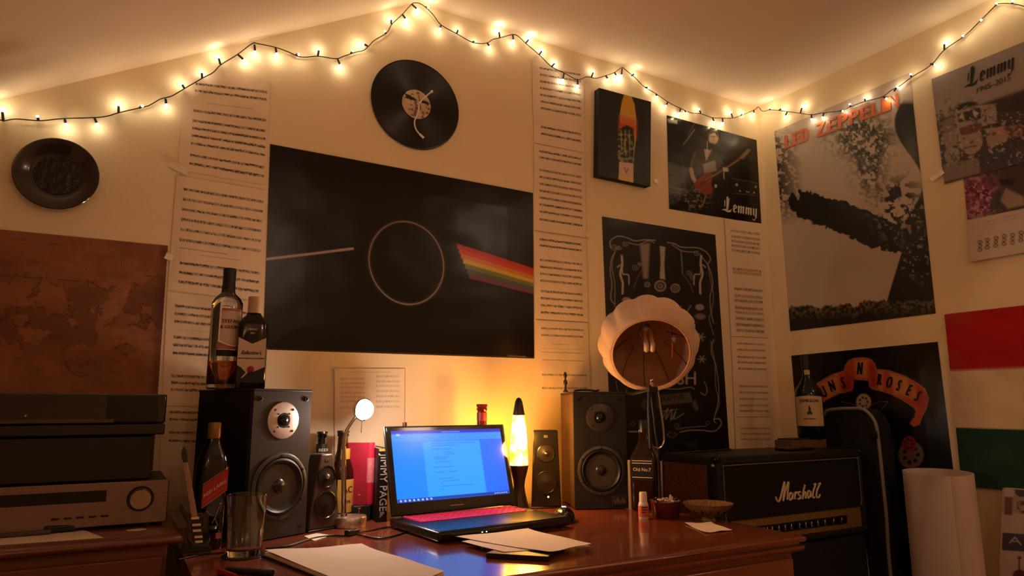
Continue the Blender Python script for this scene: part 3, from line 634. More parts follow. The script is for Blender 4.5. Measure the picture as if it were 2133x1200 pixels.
# --- bits of clear tape
m_tape = mat('clear_tape', 'f2e2c2', .15, var=.03)
for (px, py, wl, lb, onright) in ((1955, 367, .05, 'strip of tape at the grey calendar sheet, lower left corner', True), (1364, 378, .02, 'scrap of tape just right of the canvas painting', False), (1222, 490, .016, 'scrap of tape between the second and third middle music pages', False), (352, 536, .02, 'scrap of tape where the map meets the left music column', False), (372, 352, .05, 'strip of tape beside the first left music page', False)):
    mb = MB()
    if onright: c = atx(px, py, W); mb.T = Matrix.Translation(c.tolist()) @ Matrix.Rotation(-.4, 4, 'X'); mb.box(-.0092, -.0088, -wl/2, wl/2, -.009, .009)
    else: c = aty(px, py); mb.T = Matrix.Translation(c.tolist()) @ Matrix.Rotation(.35, 4, 'Y'); mb.box(-wl/2, wl/2, -.0078, -.0072, -.009, .009)
    tag(mb.build('adhesive_tape', m_tape), lb, 'tape', 'scraps of tape on the walls')
# --- dark plate
pc = aty(119.5, 367); m_plate = mat('dark_glass_plate', '2a221c', .18, var=.1, coat=.6)
t = thing('plate', 'dark glazed plate hung on the wall above the map', 'plate', (pc[0], 0, pc[2]))
MB().lathe([(.001, .004), (.058, .004), (.0915, .022), (.0935, .024), (.092, .0255), (.088, .0245), (.062, .013), (.056, .0085), (.001, .0085)], 64, axis='y').build('dish', m_plate, t)
MB().lathe([(.001, .0086), (.05, .0086), (.0505, .0096), (.046, .0099), (.001, .0096)], 48, axis='y').build('raised_pattern', mat('plate_relief', '1c1613', .3, bump=1., bscale=60), t)
MB().tube([(-.01, -.002, .09), (0, -.002, .098), (.01, -.002, .09)], .001, 6).build('hanging_wire', mat('steel', 'b0aaa0', .3, 1), t)
# --- record clock
pc = aty(866, 219); R0 = .158
t = thing('record_clock', 'black vinyl record wall clock with curved tonearm hands', 'clock', (pc[0], 0, pc[2]))
prof = [(.003, .003), (R0-.001, .003), (R0, .0045), (R0-.001, .006), (R0-.006, .0066)]
k = R0-.008
while k > .056: prof += [(k, .0060), (k-.0015, .0064)]; k -= .003
prof += [(.054, .006), (.003, .006)]
MB().lathe(prof, 96, axis='y').build('record', mat('vinyl', '0b0a09', .28, var=.05), t, ang=20)
def art_lab(A):
    X, Y = A.X, A.Y; A.mix(np.clip(vnoise(X, Y, .16, 5, 3)-.4, 0, 1)*1.4, 'c88a70'); A.noise(np.ones_like(X), '5a4030', .09, .64, .05, 6, .8)
    A.poly([(.1, .22), (.35, .28), (.5, .36), (.3, .42), (.12, .36)], '1c1814', .02, rough=.05, rs=.06); A.poly([(.68, .3), (.98, .38), (.9, .46), (.66, .4)], '1c1814', .02, rough=.05, rs=.06)
    A.line([(.46, .4), (.5, .6), (.46, .9)], .04, '7a4a36', .03); A.line([(.56, .2), (.62, .36)], .03, '3a2a22', .03)
lab = sheet('record_label', [(-.052, -.0072, .052), (.052, -.0072, .052), (.052, -.0072, -.052), (-.052, -.0072, -.052)], 60, 60, art_lab, m_paper, NB, 'd8c0a0', space='uv', thick=.0003)
# round label: keep only the faces inside the circle
import bmesh
bm = bmesh.new(); bm.from_mesh(lab.data); cz = lab.location.z
bmesh.ops.delete(bm, geom=[fc for fc in bm.faces if math.hypot(fc.calc_center_median().x, fc.calc_center_median().z+cz) > .052], context='FACES')
for v in bm.verts:
    r = math.hypot(v.co.x, v.co.z+cz)
    if r > .0505: v.co.x *= .0515/r; v.co.z = (v.co.z+cz)*.0515/r-cz
bm.to_mesh(lab.data); bm.free(); lab.parent = t
m_white = mat('white_enamel', 'e8ddd0', .35)
z4 = lambda P, e: [tuple(aty(760+x/5.218, 100+y/5.218, -e)-np.array([pc[0], 0, pc[2]])) for x, y in P]
MB().tube(z4([(575, 615), (640, 545), (720, 480)], .012), .0023, 8).sphere(z4([(728, 474)], .012)[0], .005, seg=8).build('hour_hand', m_white, t)
MB().tube(smooth_path(z4([(590, 590), (585, 680), (565, 740), (540, 800), (550, 870), (585, 925), (635, 970)], .014)), .0025, 8).tube(z4([(595, 935), (640, 978)], .014), .0042, 8).build('minute_hand', m_white, t)
MB().lathe([(.004, .006), (.004, .016), (.001, .017)], 16, axis='y').build('spindle', mat('steel', 'b0aaa0', .3, 1), t)
# ------------------------------------------------------------ desk and cabinet
def wood(name, col, col2, rough, coat, sc=3.):
    m = mat(name, col, rough, var=.0, coat=coat); nt = m.node_tree; b = nt.nodes['Principled BSDF']
    mp = [n for n in nt.nodes if n.type == 'MAPPING'][0]; mp.inputs['Scale'].default_value = (1, 9, 9)
    nz = [n for n in nt.nodes if n.type == 'TEX_NOISE'][0]; nz.inputs['Scale'].default_value = sc; nz.inputs['Detail'].default_value = 8; nz.inputs['Distortion'].default_value = 1.2
    rp = [n for n in nt.nodes if n.type == 'VALTORGB'][0]; rp.color_ramp.elements[0].color = (*lin(col), 1); rp.color_ramp.elements[1].color = (*lin(col2), 1)
    return m
m_desk = wood('desk_veneer', '703320', '86422a', .2, .5)
m_cab = wood('cabinet_veneer', '5e3220', '7c452a', .35, .15)
DXR, DXL, DYF = 1.232, -.10, -.890
t = thing('desk', 'long glossy red-brown wooden desk under the laptop', 'desk', ((DXL+DXR)/2, -.45, 0)); L = t.location
def rel(mb, th): mb.T = Matrix.Translation(-Vector(th.location)) @ mb.T; return mb
prof = [(0, 0), (.004, .006), (.004, .012), (-.004, .016), (-.004, .019), (.006, .022), (.008, .030), (.0, .036), (-.008, .036)]
mb = rel(MB(), t)
def offs(e, z): return [(DXL, DYF-e, z), (DXR+e, DYF-e, z), (DXR+e, -.012, z), (DXL, -.012, z)]
mb.rings([offs(e-.012, DZ-.036+z) for e, z in prof][:], 0); o = mb.build('desktop', m_desk, t, smooth=True, ang=50)
mb = rel(MB(), t); mb.box(DXL+.03, DXR-.03, DYF+.03, -.03, .62, DZ-.036); mb.build('apron', m_desk, t)
mb = rel(MB(), t); mb.box(DXR-.42, DXR-.03, DYF+.035, -.035, .04, .62); mb.build('pedestal', m_desk, t, .002)
mb = rel(MB(), t); mb.box(DXL+.03, DXL+.45, DYF+.035, -.035, .04, .62); mb.build('pedestal', m_desk, t, .002)
mb = rel(MB(), t); mb.box(DXL+.45, DXR-.42, -.06, -.04, .25, .62); mb.build('modesty_panel', m_desk, t)
m_brass = mat('brass', 'b08a4a', .3, 1)
for x0, x1, z0, z1 in ((DXL+.46, DXR-.44, .632, .70), (DXR-.42, DXR-.04, .632, .70), (DXR-.41, DXR-.04, .45, .61), (DXR-.41, DXR-.04, .27, .44), (DXR-.41, DXR-.04, .06, .26), (DXL+.04, DXL+.44, .632, .70), (DXL+.04, DXL+.44, .35, .61), (DXL+.04, DXL+.44, .06, .34)):
    mb = rel(MB(), t); mb.box(x0, x1, DYF+.016, DYF+.034, z0, z1); d = mb.build('drawer', m_desk, t, .004)
    mb = rel(MB(), t); c = (x0+x1)/2; mb.sphere((c, DYF+.004, (z0+z1)/2), .011, seg=8); mb.tube([(c, DYF+.004, (z0+z1)/2), (c, DYF+.018, (z0+z1)/2)], .005); mb.build('knob', m_brass, d)
# left cabinet
CZT, CYF, CXR = .80, -.405, -.108
t = thing('cabinet', 'low brown wooden cabinet under the silver receiver', 'cabinet', (-.75, -.2, 0))
mb = rel(MB(), t)
pr = [(-.012, 0), (0, .004), (.004, .011), (.0, .018), (-.004, .022), (-.012, .024)]
mb.rings([[(XL+.02, CYF-e, CZT-.024+z), (CXR+e, CYF-e, CZT-.024+z), (CXR+e, -.01, CZT-.024+z), (XL+.02, -.01, CZT-.024+z)] for e, z in pr]); mb.build('cabinet_top', m_cab, t, ang=60)
mb = rel(MB(), t); mb.box(XL+.03, CXR-.022, CYF+.03, -.012, .06, CZT-.024); mb.build('body', m_cab, t, .002)
mb = rel(MB(), t); mb.box(XL+.05, CXR-.04, CYF+.05, -.03, 0, .06); mb.build('plinth', m_cab, t)
for i in range(3):
    x1 = CXR-.03-i*.47; mb = rel(MB(), t); mb.box(x1-.462, x1, CYF+.014, CYF+.030, .07, CZT-.045); d = mb.build('door', m_cab, t, .003)
    mb = rel(MB(), t); mb.sphere((x1-.43, CYF+.004, .55), .011, seg=8); mb.build('knob', m_brass, d)
# receiver
m_silver = mat('brushed_silver', '8a7668', .38, .85, var=.12, scale=8, stretch=(.4, 1, 60)); m_dark = mat('smoked_panel', '0a0908', .12, var=.02); m_blk = mat('black_plastic', '121010', .35, var=.1)
fr = atz(345, 1093, CZT); RY = float(fr[1]); RX = float(fr[0])
rz1 = zrow(RX, RY, 998)
t = thing('receiver', 'silver stereo receiver with a round volume knob', 'receiver', (RX-.215, RY+.13, CZT)); H = rz1-CZT
MB().box(-.213, .213, -.13, .17, .012, H-.002).build('casing', mat('grey_metal', '3a322c', .45, .6), t, .003)
MB().box(-.215, .215, -.142, -.13, .008, H).build('front_panel', m_silver, t, .002)
MB().box(-.205, .095, -.1432, -.142, H*.60, H*.84).build('display', m_dark, t, .001)
MB().lathe([(.022, 0), (.022, .018), (.020, .021), (.004, .021)], 40, (.160, -.142, H*.62), axis='y').build('volume_knob', mat('knob_silver', 'a89684', .22, 1), t)
MB().lathe([(.0265, 0), (.0265, .002), (.024, .002)], 40, (.160, -.142, H*.62), axis='y').build('knob_ring', m_dark, t)
for k in range(5): MB().box(.0+k*.022, .014+k*.022, -.1455, -.142, H*.28, H*.28+.004).build('button', m_dark, t, .0008)
for k in range(5): MB().lathe([(.0035, 0), (.003, .005)], 12, (-.19+k*.02, -.142, H*.22), axis='y').build('button', m_dark, t)
for x in (-.18, .18):
    for y in (-.1, .14): MB().lathe([(.02, 0), (.018, .012)], 20, (x, y, 0)).build('foot', m_blk, t)
mb = MB(); [mb.box(-.195+k*.013, -.189+k*.013, -.06, .12, H-.002, H-.0005) for k in range(28)]; mb.build('vent_slots', m_dark, t)
# upper black units
bz = CZT+H; zt = zrow(RX-.02, RY+.02, 908); z2 = zrow(RX-.02, RY+.02, 822)
t = thing('cassette_deck', 'dark brown hi-fi unit on top of the silver receiver', 'hi-fi deck', (RX-.245, RY+.145, bz)); h = zt-bz
m_db = mat('dark_brown_case', '1d110d', .45, var=.1)
MB().box(-.205, .205, -.14, .11, .006, h).build('casing', m_db, t, .003)
MB().box(-.205, .205, -.1425, -.14, .004, h).build('front_panel', mat('dark_brown_front', '190e0b', .55), t, .001)
for x in (-.17, .17):
    for y in (-.11, .09): MB().lathe([(.016, 0), (.015, .008)], 16, (x, y, 0)).build('foot', m_blk, t)
t = thing('record_player', 'black record player with a smoked lid, top of the hi-fi stack', 'record player', (RX-.240, RY+.145, zt)); h2 = z2-zt
MB().box(-.215, .222, -.15, .12, .004, h2*.30).build('plinth', mat('piano_black', '0d0908', .12, coat=.5), t, .003)
MB().box(-.2145, .2215, -.149, .119, h2*.31, h2).build('lid', mat('smoked_lid', '170e0b', .08, coat=.6), t, .004)
MB().box(-.19, .12, -.152, -.150, h2*.34, h2*.42).build('trim_strip', mat('trim_grey', '5a4a40', .25, .6), t)
MB().box(.2225, .2232, -.149, -.1475, h2*.35, h2*.6).build('hinge_clip', mat('steel', 'b0aaa0', .3, 1), t)
MB().lathe([(.0022, 0), (.002, .002)], 10, (-.04, -.149, h2*.5), axis='y').build('indicator', mat('steel', 'b0aaa0', .3, 1), t)
MB().box(.105, .205, -.1502, -.149, h2*.36, h2*.95).build('control_panel', mat('control_black', '0a0706', .2), t, .002)
# papers and remote on the cabinet
m_pap = mat('white_paper', 'e6d2c0', .8, var=.04, scale=12)
def flat_sheet(name, P, z, label, cat, th=.0008, m=None, group=None, lift=0, mats=None, sub=10):
    """a thin sheet of paper lying on a surface: P = corners on that surface"""
    C = [np.array([p[0], p[1], 0.]) for p in P]; mb = MB(); n = sub
    g = [[(1-a)*(1-b)*C[0]+a*(1-b)*C[1]+a*b*C[2]+(1-a)*b*C[3] for a in np.linspace(0, 1, n)] for b in np.linspace(0, 1, n)]
    vs = []
    for lay in (0, th):
        for j, row in enumerate(g):
            for i, p in enumerate(row):
                w = lift*(max(0, abs(j/(n-1)-.5)*2-.4)**2+.6*max(0, abs(i/(n-1)-.5)*2-.4)**2)*(1+.5*math.sin(i+j))
                vs.append((p[0], p[1], z+lay+w))
    N = n*n; fs = []
    for j in range(n-1):
        for i in range(n-1): k = j*n+i; fs += [(k, k+n, k+n+1, k+1), (N+k, N+k+1, N+k+n+1, N+k+n)]
    loop = list(range(n))+[k*n+n-1 for k in range(1, n)]+[(n-1)*n+k for k in range(n-2, -1, -1)]+[k*n for k in range(n-2, 0, -1)]
    for k in range(len(loop)): a, b = loop[k], loop[(k+1) % len(loop)]; fs.append((a, b, N+b, N+a))
    mb.add(vs, fs); return tag(mb.build(name, m or m_pap, ang=30), label, cat, group)
q = [atz(x, y, CZT)[:2] for x, y in ((-120, 1118), (172, 1104), (215, 1121), (-120, 1145))]
flat_sheet('paper_sheet', q, CZT+.0004, 'long white paper lying on the cabinet under the receiver', 'paper')
c = atz(284, 1104, CZT+.0005); tag(MB().lathe([(.0005, 0), (.019, 0), (.0195, .0006), (.0005, .0012)], 24, (c[0], c[1], CZT+.0003), ey=.8).build('round_scrap', m_pap), 'small round white scrap on the cabinet edge', 'paper')
c = atz(128, 1108, CZT+.001); t = thing('remote_control', 'black remote control lying on the cabinet papers', 'remote control', (c[0], c[1]+.0, CZT+.0015), rz=.1)
MB().box(-.032, .028, -.018, .018, 0, .016).build('casing', m_blk, t, .004)
for k in range(5): MB().box(-.026+k*.009, -.02+k*.009, -.008, .006, .016, .0172).build('button', mat('button_grey', '2c2826', .5), t)
c = atz(45, 1117, CZT+.001); tag(MB().box(c[0]-.07, c[0]+.05, c[1]-.012, c[1]+.012, CZT+.0015, CZT+.011).build('case', mat('grey_plastic', '4a4038', .35), bevel=.003), 'flat grey case on the papers at the left frame edge', 'case')
# ------------------------------------------------------------ loudspeakers
m_spk = mat('black_ash_vinyl', '141110', .5, var=.15, scale=60, bump=.15, bscale=200); m_baf = mat('grey_baffle', '3e3835', .40, .2, var=.06)
m_cone = mat('woofer_cone', '1d1a19', .32, .3, var=.1); m_rub = mat('rubber_surround', '0c0b0a', .45); m_ring = mat('grey_ring', '4a4442', .35, .5)
def screw(mb, x, z, y0, r=.004): mb.lathe([(r, 0), (r, .0012), (r*.4, .0014)], 10, (x, y0, z), axis='y')
def big_speaker(FL, FR, dep, h, disc, label, baf, right=False):
    FL = np.array(FL); FR = np.array(FR); d = (FR-FL); w = float(np.hypot(*d)); a = math.atan2(d[1], d[0]); d = d/w; n = np.array([d[1], -d[0]])
    c = (FL+FR)/2-n*dep/2
    t = thing('bookshelf_speaker', label, 'speaker', (c[0], c[1], DZ), a, 'pair of bookshelf speakers on the desk')
    y0 = -dep/2; x = w/2
    MB().box(-x, x, y0+.012, dep/2, .003, h-.006).build('cabinet', m_spk if not right else mat('lamplit_vinyl', '4a3222', .5, var=.15, scale=60), t, .002)  # right cabinet: orange lamp light put into a browner, lighter vinyl
    MB().box(-x-.001, x+.001, y0, dep/2+.001, h-.006, h).build('top_panel', m_spk, t, .0015)
    f = MB().box(-x, x, y0, y0+.012, .003, h-.006).build('baffle', baf, t, .002)
    zt_, zw = (h*.785, h*.345) if not right else (h*.775, h*.325); rw = w*(.455 if not right else .435); rt = w*.265
    # tweeter
    tp = MB().lathe([(rt, 0), (rt, .003), (rt-.002, .004), (rt*.42, .004), (rt*.36, .001), (rt*.30, .001)], 48, (0, y0, zt_), axis='y').build('tweeter_plate', disc, t)
    MB().lathe([(rt*.36, .001), (rt*.35, .005), (rt*.30, .005), (rt*.29, .0025)], 32, (0, y0, zt_), axis='y', cap1=False).build('tweeter_surround', m_rub, tp)
    MB().lathe([(rt*.3, .002), (rt*.26, .006), (rt*.16, .010), (.001, .012)], 32, (0, y0, zt_), axis='y').build('dome', mat('silk_dome', '181618', .25), tp)
    for k in range(4):
        an = PI/4+k*PI/2
        mb = MB(); screw(mb, rt*.82*math.cos(an), zt_+rt*.82*math.sin(an), y0-.004, .0028); mb.build('screw', m_rub, tp)
        mb = MB(); screw(mb, rt*.5*math.cos(an), zt_+rt*.5*math.sin(an), y0-.004, .002); mb.build('screw', m_rub, tp)
    # woofer
    MB().lathe([(rw, 0), (rw+.002, .004), (rw-.002, .006), (rw*.90, .006), (rw*.87, .002)], 64, (0, y0, zw), axis='y', cap1=False).build('woofer_ring', m_ring, t)
    MB().lathe([(rw*.88, .002), (rw*.86, .0055), (rw*.80, .0075), (rw*.745, .004), (rw*.74, -.001)], 64, (0, y0, zw), axis='y', cap1=False, cap0=False).build('surround', m_rub, t)
    MB().lathe([(rw*.75, .003), (rw*.735, .0045), (rw*.72, .002)], 64, (0, y0, zw), axis='y', cap1=False, cap0=False).build('cone_edge', m_ring, t)
    MB().lathe([(rw*.74, .0025), (rw*.55, -.0045), (rw*.32, -.009), (rw*.28, -.0095)], 64, (0, y0-.0003, zw+.0), axis='y', cap0=False, cap1=False).build('cone', m_cone, t)
    MB().lathe([(rw*.30, -.0095), (rw*.26, -.002), (rw*.16, .004), (.001, .006)], 40, (0, y0, zw), axis='y', cap0=False).build('dust_cap', mat('dust_cap', '24201f', .3, .2), t)
    # the well the cone sits in hides the baffle behind it: open the baffle
    for k in range(6):
        an = PI/6+k*PI/3; mb = MB(); screw(mb, rw*.94*math.cos(an), zw+rw*.94*math.sin(an), y0-.006, .003); mb.build('screw', m_rub, t)
    for sx in (-1, 1): MB().lathe([(.0062, 0), (.0062, .003), (.003, .0035), (.003, .001)], 20, (sx*(x-.017), y0, h-.024), axis='y').build('grille_socket', m_rub, t)
    for sx in (-1, 1): MB().lathe([(.004, 0), (.004, .002)], 16, (sx*(x-.017), y0, .02), axis='y').build('grille_socket', m_rub, t)
    return t, w, y0, rw, zw, f
from math import hypot
def drill(f, cx, zc, r, y0):
    """round opening through the baffle: rebuilt as a plate with a hole"""
    me = f.data; par = f.parent; xs = [v.co.x for v in me.vertices]; zs = [v.co.z for v in me.vertices]; ys = [v.co.y for v in me.vertices]
    x0, x1, z0, z1, ya, yb = min(xs), max(xs), min(zs), max(zs), min(ys), max(ys); N = 64; outer = []; inner = []
    for k in range(N):
        a = 2*PI*(k+.5)/N; c, s_ = math.cos(a), math.sin(a); tt = 1e9
        if c > 1e-9: tt = min(tt, (x1-cx)/c)
        if c < -1e-9: tt = min(tt, (x0-cx)/c)
        if s_ > 1e-9: tt = min(tt, (z1-zc)/s_)
        if s_ < -1e-9: tt = min(tt, (z0-zc)/s_)
        outer.append((cx+c*tt, zc+s_*tt)); inner.append((cx+c*r, zc+s_*r))
    # snap the nearest samples to the corners
    for X_, Z_ in ((x0, z0), (x0, z1), (x1, z0), (x1, z1)):
        i = min(range(N), key=lambda q: hypot(outer[q][0]-X_, outer[q][1]-Z_)); outer[i] = (X_, Z_)
    mb = MB(); R = lambda L, y: [(a, y, b) for a, b in L]
    mb.rings([R(inner, ya), R(outer, ya), R(outer, yb), R(inner, yb)], closed=True)
    old = f.data; tmp = mb.build('tmp', me.materials[0], par); f.data = tmp.data; bpy.data.objects.remove(tmp); bpy.data.meshes.remove(old)
    f.modifiers.clear()
m_twl = mat('brushed_aluminium_plate', 'cfc4c0', .42, .75, var=.05); m_twr = mat('dark_metal_plate', '4a4240', .4, .7, var=.08)
SFL, SFR = (.032, -.322), (.183, -.252)
hs = zrow(SFR[0], SFR[1], 812)-DZ
tL, w, y0, rw, zw, f = big_speaker(SFL, SFR, .235, hs, m_twl, 'black two-way speaker with a pale tweeter plate, bottles on top', m_baf); drill(f, 0, zw, rw*.8, y0)
TL_TOP = DZ+hs
SRL, SRR = (.985, -.262), (1.136, -.33)
hs2 = zrow(SRR[0], SRR[1], 816)-DZ
tR, w, y0, rw, zw, f = big_speaker(SRL, SRR, .235, hs2, m_twr, 'black two-way speaker with a dark tweeter plate, left of the lampshade', m_spk, True); drill(f, 0, zw, rw*.8, y0)
TR_TOP = DZ+hs2
bd = MB().box(w/2-.052, w/2-.006, y0-.003, y0, .012, .040).build('badge', mat('badge_frame', '3a3634', .35, .5), tR, .001)
mb = MB()
for k, (px_, wz) in enumerate(((.006, .010), (.014, .016), (.024, .009), (.031, .016), (.038, .012))): mb.box(w/2-.050+px_*.95, w/2-.046+px_*.95+.001*(k % 2), y0-.0038, y0-.003, .018, .018+wz)
mb.box(w/2-.047, w/2-.012, y0-.0038, y0-.003, .0255, .0275); mb.build('badge_mark', mat('badge_silver', '8a8480', .3, .9), bd)
# mini speakers
m_mini = mat('satin_black_mini', '17120f', .22, var=.1, coat=.3)
def mini(loc, rz, h, wb, wt, dep, label, led=True, body=None):
    t = thing('mini_speaker', label, 'speaker', (loc[0], loc[1], DZ), rz, 'pair of small computer speakers')
    n = 10; rs = []
    for k in range(n+1):
        q = k/n; x = (wb+(wt-wb)*(q if led else q**1.4))/2; y = dep*(1-.25*q); rs.append([(-x, -dep/2, .004+q*(h-.004)), (x, -dep/2, .004+q*(h-.004)), (x*.8, -dep/2+y, .004+q*(h-.004)), (-x*.8, -dep/2+y, .004+q*(h-.004))])
    MB().rings(rs).build('cabinet', body or m_mini, t, .004)
    MB().box(-wb/2-.003, wb/2+.003, -dep/2-.003, dep/2, 0, .005).build('base', m_blk, t, .0015)
    y0 = -dep/2
    for zc, r in ((h*.70, wb*.30), (h*.33, wb*.37)):
        s = MB().lathe([(r, 0), (r, .002), (r*.92, .003), (r*.88, .001)], 40, (0, y0, zc), axis='y', cap1=False).build('driver_ring', m_mini, t)
        MB().lathe([(r*.88, .001), (r*.6, .0015), (r*.3, .003), (.001, .0055)], 40, (0, y0, zc), axis='y').build('cone', mat('mini_cone', '2a211b', .35, .4), s)
    MB().lathe([(wb*.07, 0), (wb*.05, .005), (.001, .0075)], 20, (0, y0-.004, h*.70), axis='y').build('phase_plug', mat('plug_silver', 'c0b0a0', .2, 1), t)
    MB().box(-.006, .006, y0-.0012, y0, h*.90, h*.935).build('badge', mat('badge_silver', '8a8480', .3, .9), t)
    if led: MB().lathe([(.0022, 0), (.002, .0016), (.0005, .002)], 12, (.006, y0, h*.145), axis='y').build('power_light', mat('led_white', 'fff0e0', .4, emis='ffe8d0', estr=14), t)
    return t
A_, B_ = atz(1098, 1062), atz(1168, 1066)
hm = zrow((A_[0]+B_[0])/2, (A_[1]+B_[1])/2, 897)-DZ
m2 = (A_+B_)/2
mini((xcol(1134, -.155, DZ+.05), -.155), math.radians(-24), hm, .094, .078, .08, 'small computer speaker with a lit power light, right of the lava lamp')
p_ = atz(664, 1112); mini((.222, -.195), .42, hm*.80, .096, .038, .07, 'small computer speaker beside the tall left speaker, unlit', False, mat('lamplit_satin', '4c3a30', .3, .1, var=.08))  # twin of the black one; reflected lamp light is put into its brown
def pxm(P): return FPX/float((np.array(P, float)-CAM)@_f)     # image pixels per metre at a point
def facing(x, y): return math.atan2(CY-y, CX-x)
# ------------------------------------------------------------ laptop
m_lap = mat('laptop_black', '0e0d0d', .3, var=.08, coat=.2); m_pal = mat('palm_rest', '1a1716', .28, .6, var=.05)
LA = math.radians(5.2); LW, LD = .392, .262
fl = np.array([.413, -.540]); dx = np.array([math.cos(LA), math.sin(LA)]); dy = np.array([-math.sin(LA), math.cos(LA)]); lc = fl+dx*LW/2+dy*LD/2
t = thing('laptop', 'open black laptop with a glowing blue screen and red keys', 'laptop', (lc[0], lc[1], DZ), LA)
base = MB().box(-LW/2, LW/2, -LD/2, LD/2, .004, .026).build('base', m_lap, t, .006)
MB().box(-LW/2+.006, LW/2-.006, -LD/2+.005, LD/2-.03, .026, .0268).build('palm_rest', m_pal, base, .0004)
MB().box(-.055, .05, -LD/2+.012, -LD/2+.078, .0268, .0274).build('touchpad', mat('touchpad', '141212', .3, .3), base, .0003)
for xs_ in (-.078, -.066): MB().box(xs_-.0016, xs_+.0016, -LD/2-.0006, -LD/2, .014, .0162).build('status_light', mat('led_soft', 'fff0e0', .4, emis='e8f0ff', estr=2.), base)
for sx in (-.17, .17):
    for sy_ in (-.11, .1): MB().lathe([(.008, 0), (.008, .005)], 16, (sx, sy_, 0)).build('rubber_foot', m_rub, base)
m_key = mat('red_backlit_key', 'c02848', .4, var=.3, scale=70, emis='e0285a', estr=.16)
kb = MB().box(-.172, .178, .003, .108, .0266, .0272).build('keyboard', mat('key_well', '16060a', .5), t)
k0 = None; x0k = -.170
for r_ in range(6):
    y = .100-r_*.0172; h = .0105 if r_ == 0 else .0142; x = x0k
    row = [1]*17 if r_ != 5 else [1.2, 1, 1, 1, 5.2, 1, 1, 1, 1, 1, 1, 1]
    if r_ in (1, 2, 3, 4): row = [1.2+.3*(r_-1)]+[1]*(15-(r_ > 2))+[1.1]
    for w_ in row[:17]:
        ww = w_*.0198
        if x+ww > .178: break
        if w_ == 1 and h > .012 and k0 is not None: o = k0.copy(); COL.objects.link(o)
        else:
            o = MB().box(-ww/2+.0018, ww/2-.0018, -h/2+.0008, h/2-.0008, 0, .0022).build('key', m_key, kb)
            if w_ == 1 and h > .012 and k0 is None: k0 = o
        o.parent = kb; o.location = (x+ww/2, y, .0272); x += ww
tilt = math.radians(16); LH = .240
def lid(x, u, e): return (x, LD/2-.016+math.sin(tilt)*u-math.cos(tilt)*e*-1, .026+math.cos(tilt)*u+math.sin(tilt)*e*-1)
def lidbox(mb, x0, x1, u0, u1, e0, e1): return mb.add([lid(a, b, c) for c in (e0, e1) for a, b in ((x0, u0), (x1, u0), (x1, u1), (x0, u1))], [(0, 1, 2, 3), (7, 6, 5, 4), (0, 4, 5, 1), (1, 5, 6, 2), (2, 6, 7, 3), (3, 7, 4, 0)])
ld = lidbox(MB(), -LW/2, LW/2, .004, LH, 0, .008).build('lid', m_lap, t, .003)
lidbox(MB(), -LW/2+.006, LW/2-.006, .01, LH-.005, -.0012, 0).build('bezel', mat('glossy_bezel', '080808', .08, coat=.5), ld, .0006)
MB().tube([lid(-.15, .0, .004), lid(.15, .0, .004)], .006, 12).build('hinge', m_lap, t)
lidbox(MB(), -.022, .022, .017, .0192, -.0016, -.0012).build('wordmark', mat('badge_silver', '8a8480', .3, .9), ld)
def art_screen(A):
    X, Y = A.X, A.Y
    A.mix(np.clip((X-.2)*.9, 0, 1), '1650f5')
    A.mix(np.clip((.052-Y)/.006, 0, 1), '0a2ab0'); A.poly([(0, .052), (1, .052), (1, .155), (0, .155)], '2a86ee', .004)
    for k in range(22): A.line([(.03+k*.043, .105+(k % 3)*.012), (.05+k*.043, .105+(k % 3)*.012)], .008, '1a5cc8', .01, .7)
    A.line([(.44, .03), (.6, .03)], .006, '8ab0f0', .008, .6); A.poly([(.04, .045), (.07, .045), (.07, .075), (.04, .075)], '9ac8ff', .01, .8)
    A.poly([(.26, .17), (.78, .17), (.78, .975), (.26, .975)], '2492f6', .006)
    for (x0, x1, y) in ((.34, .72, .2), (.34, .55, .23), (.34, .5, .285), (.44, .52, .33), (.45, .52, .36), (.35, .48, .40), (.35, .45, .43), (.35, .5, .47), (.34, .5, .545), (.34, .42, .62), (.46, .53, .615), (.37, .49, .71), (.4, .54, .745), (.38, .4, .78), (.38, .66, .82), (.38, .4, .86)):
        n = int((x1-x0)/.022)+1
        for k in range(n): A.line([(x0+k*.022, y), (x0+k*.022+.013, y)], .010, '1a5ab4', .008, .75)
    A.poly([(0, .955), (1, .955), (1, 1), (0, 1)], '0a3a9a', .004)
    for k in range(8): A.ell(.03+k*.036, .978, .008, .011, 'c8dcff', .006, .9)
    for k in range(6): A.ell(.86+k*.022, .978, .006, .008, 'c8dcff', .006, .7)
sc = sheet('screen', [lid(-.178, LH-.014, -.0022), lid(.178, LH-.014, -.0022), lid(.178, .036, -.0022), lid(-.178, .036, -.0022)], 150, 100, art_screen,
           print_mat('screen_emission', .15, emit=1.15, bump=0), (0, -math.cos(tilt), math.sin(tilt)), '0a7cf0', thick=.0004, space='uv')
sc.parent = ld
# ------------------------------------------------------------ small desk lamp
m_steel = mat('brushed_steel', 'd0c8c0', .34, 1., var=.08, scale=14, stretch=(1, 1, 12)); m_chrome = mat('chrome', 'c8c4c0', .08, 1., var=.02)
bl = np.array([xcol(727, -.198, DZ), -.198, DZ]); rb = 35.5/pxm(bl); zb = zrow(bl[0], bl[1]-rb*.0, 1074)-DZ
t = thing('desk_lamp', 'small gooseneck desk lamp with a round steel base, lit', 'lamp', (bl[0], bl[1], DZ))
MB().lathe([(rb*.98, 0), (rb, .003), (rb, zb-.004), (rb*.97, zb-.001), (rb*.2, zb)], 56).build('base', m_steel, t)
def atb(px, py): return np.array(aty(px, py, bl[1]))-np.array([bl[0], bl[1], DZ])
st = atb(716, 1075); st[2] = zb
neck = [st, atb(716, 1000), atb(716, 930), atb(719, 905), atb(727, 888), atb(738, 872), atb(749, 860)]
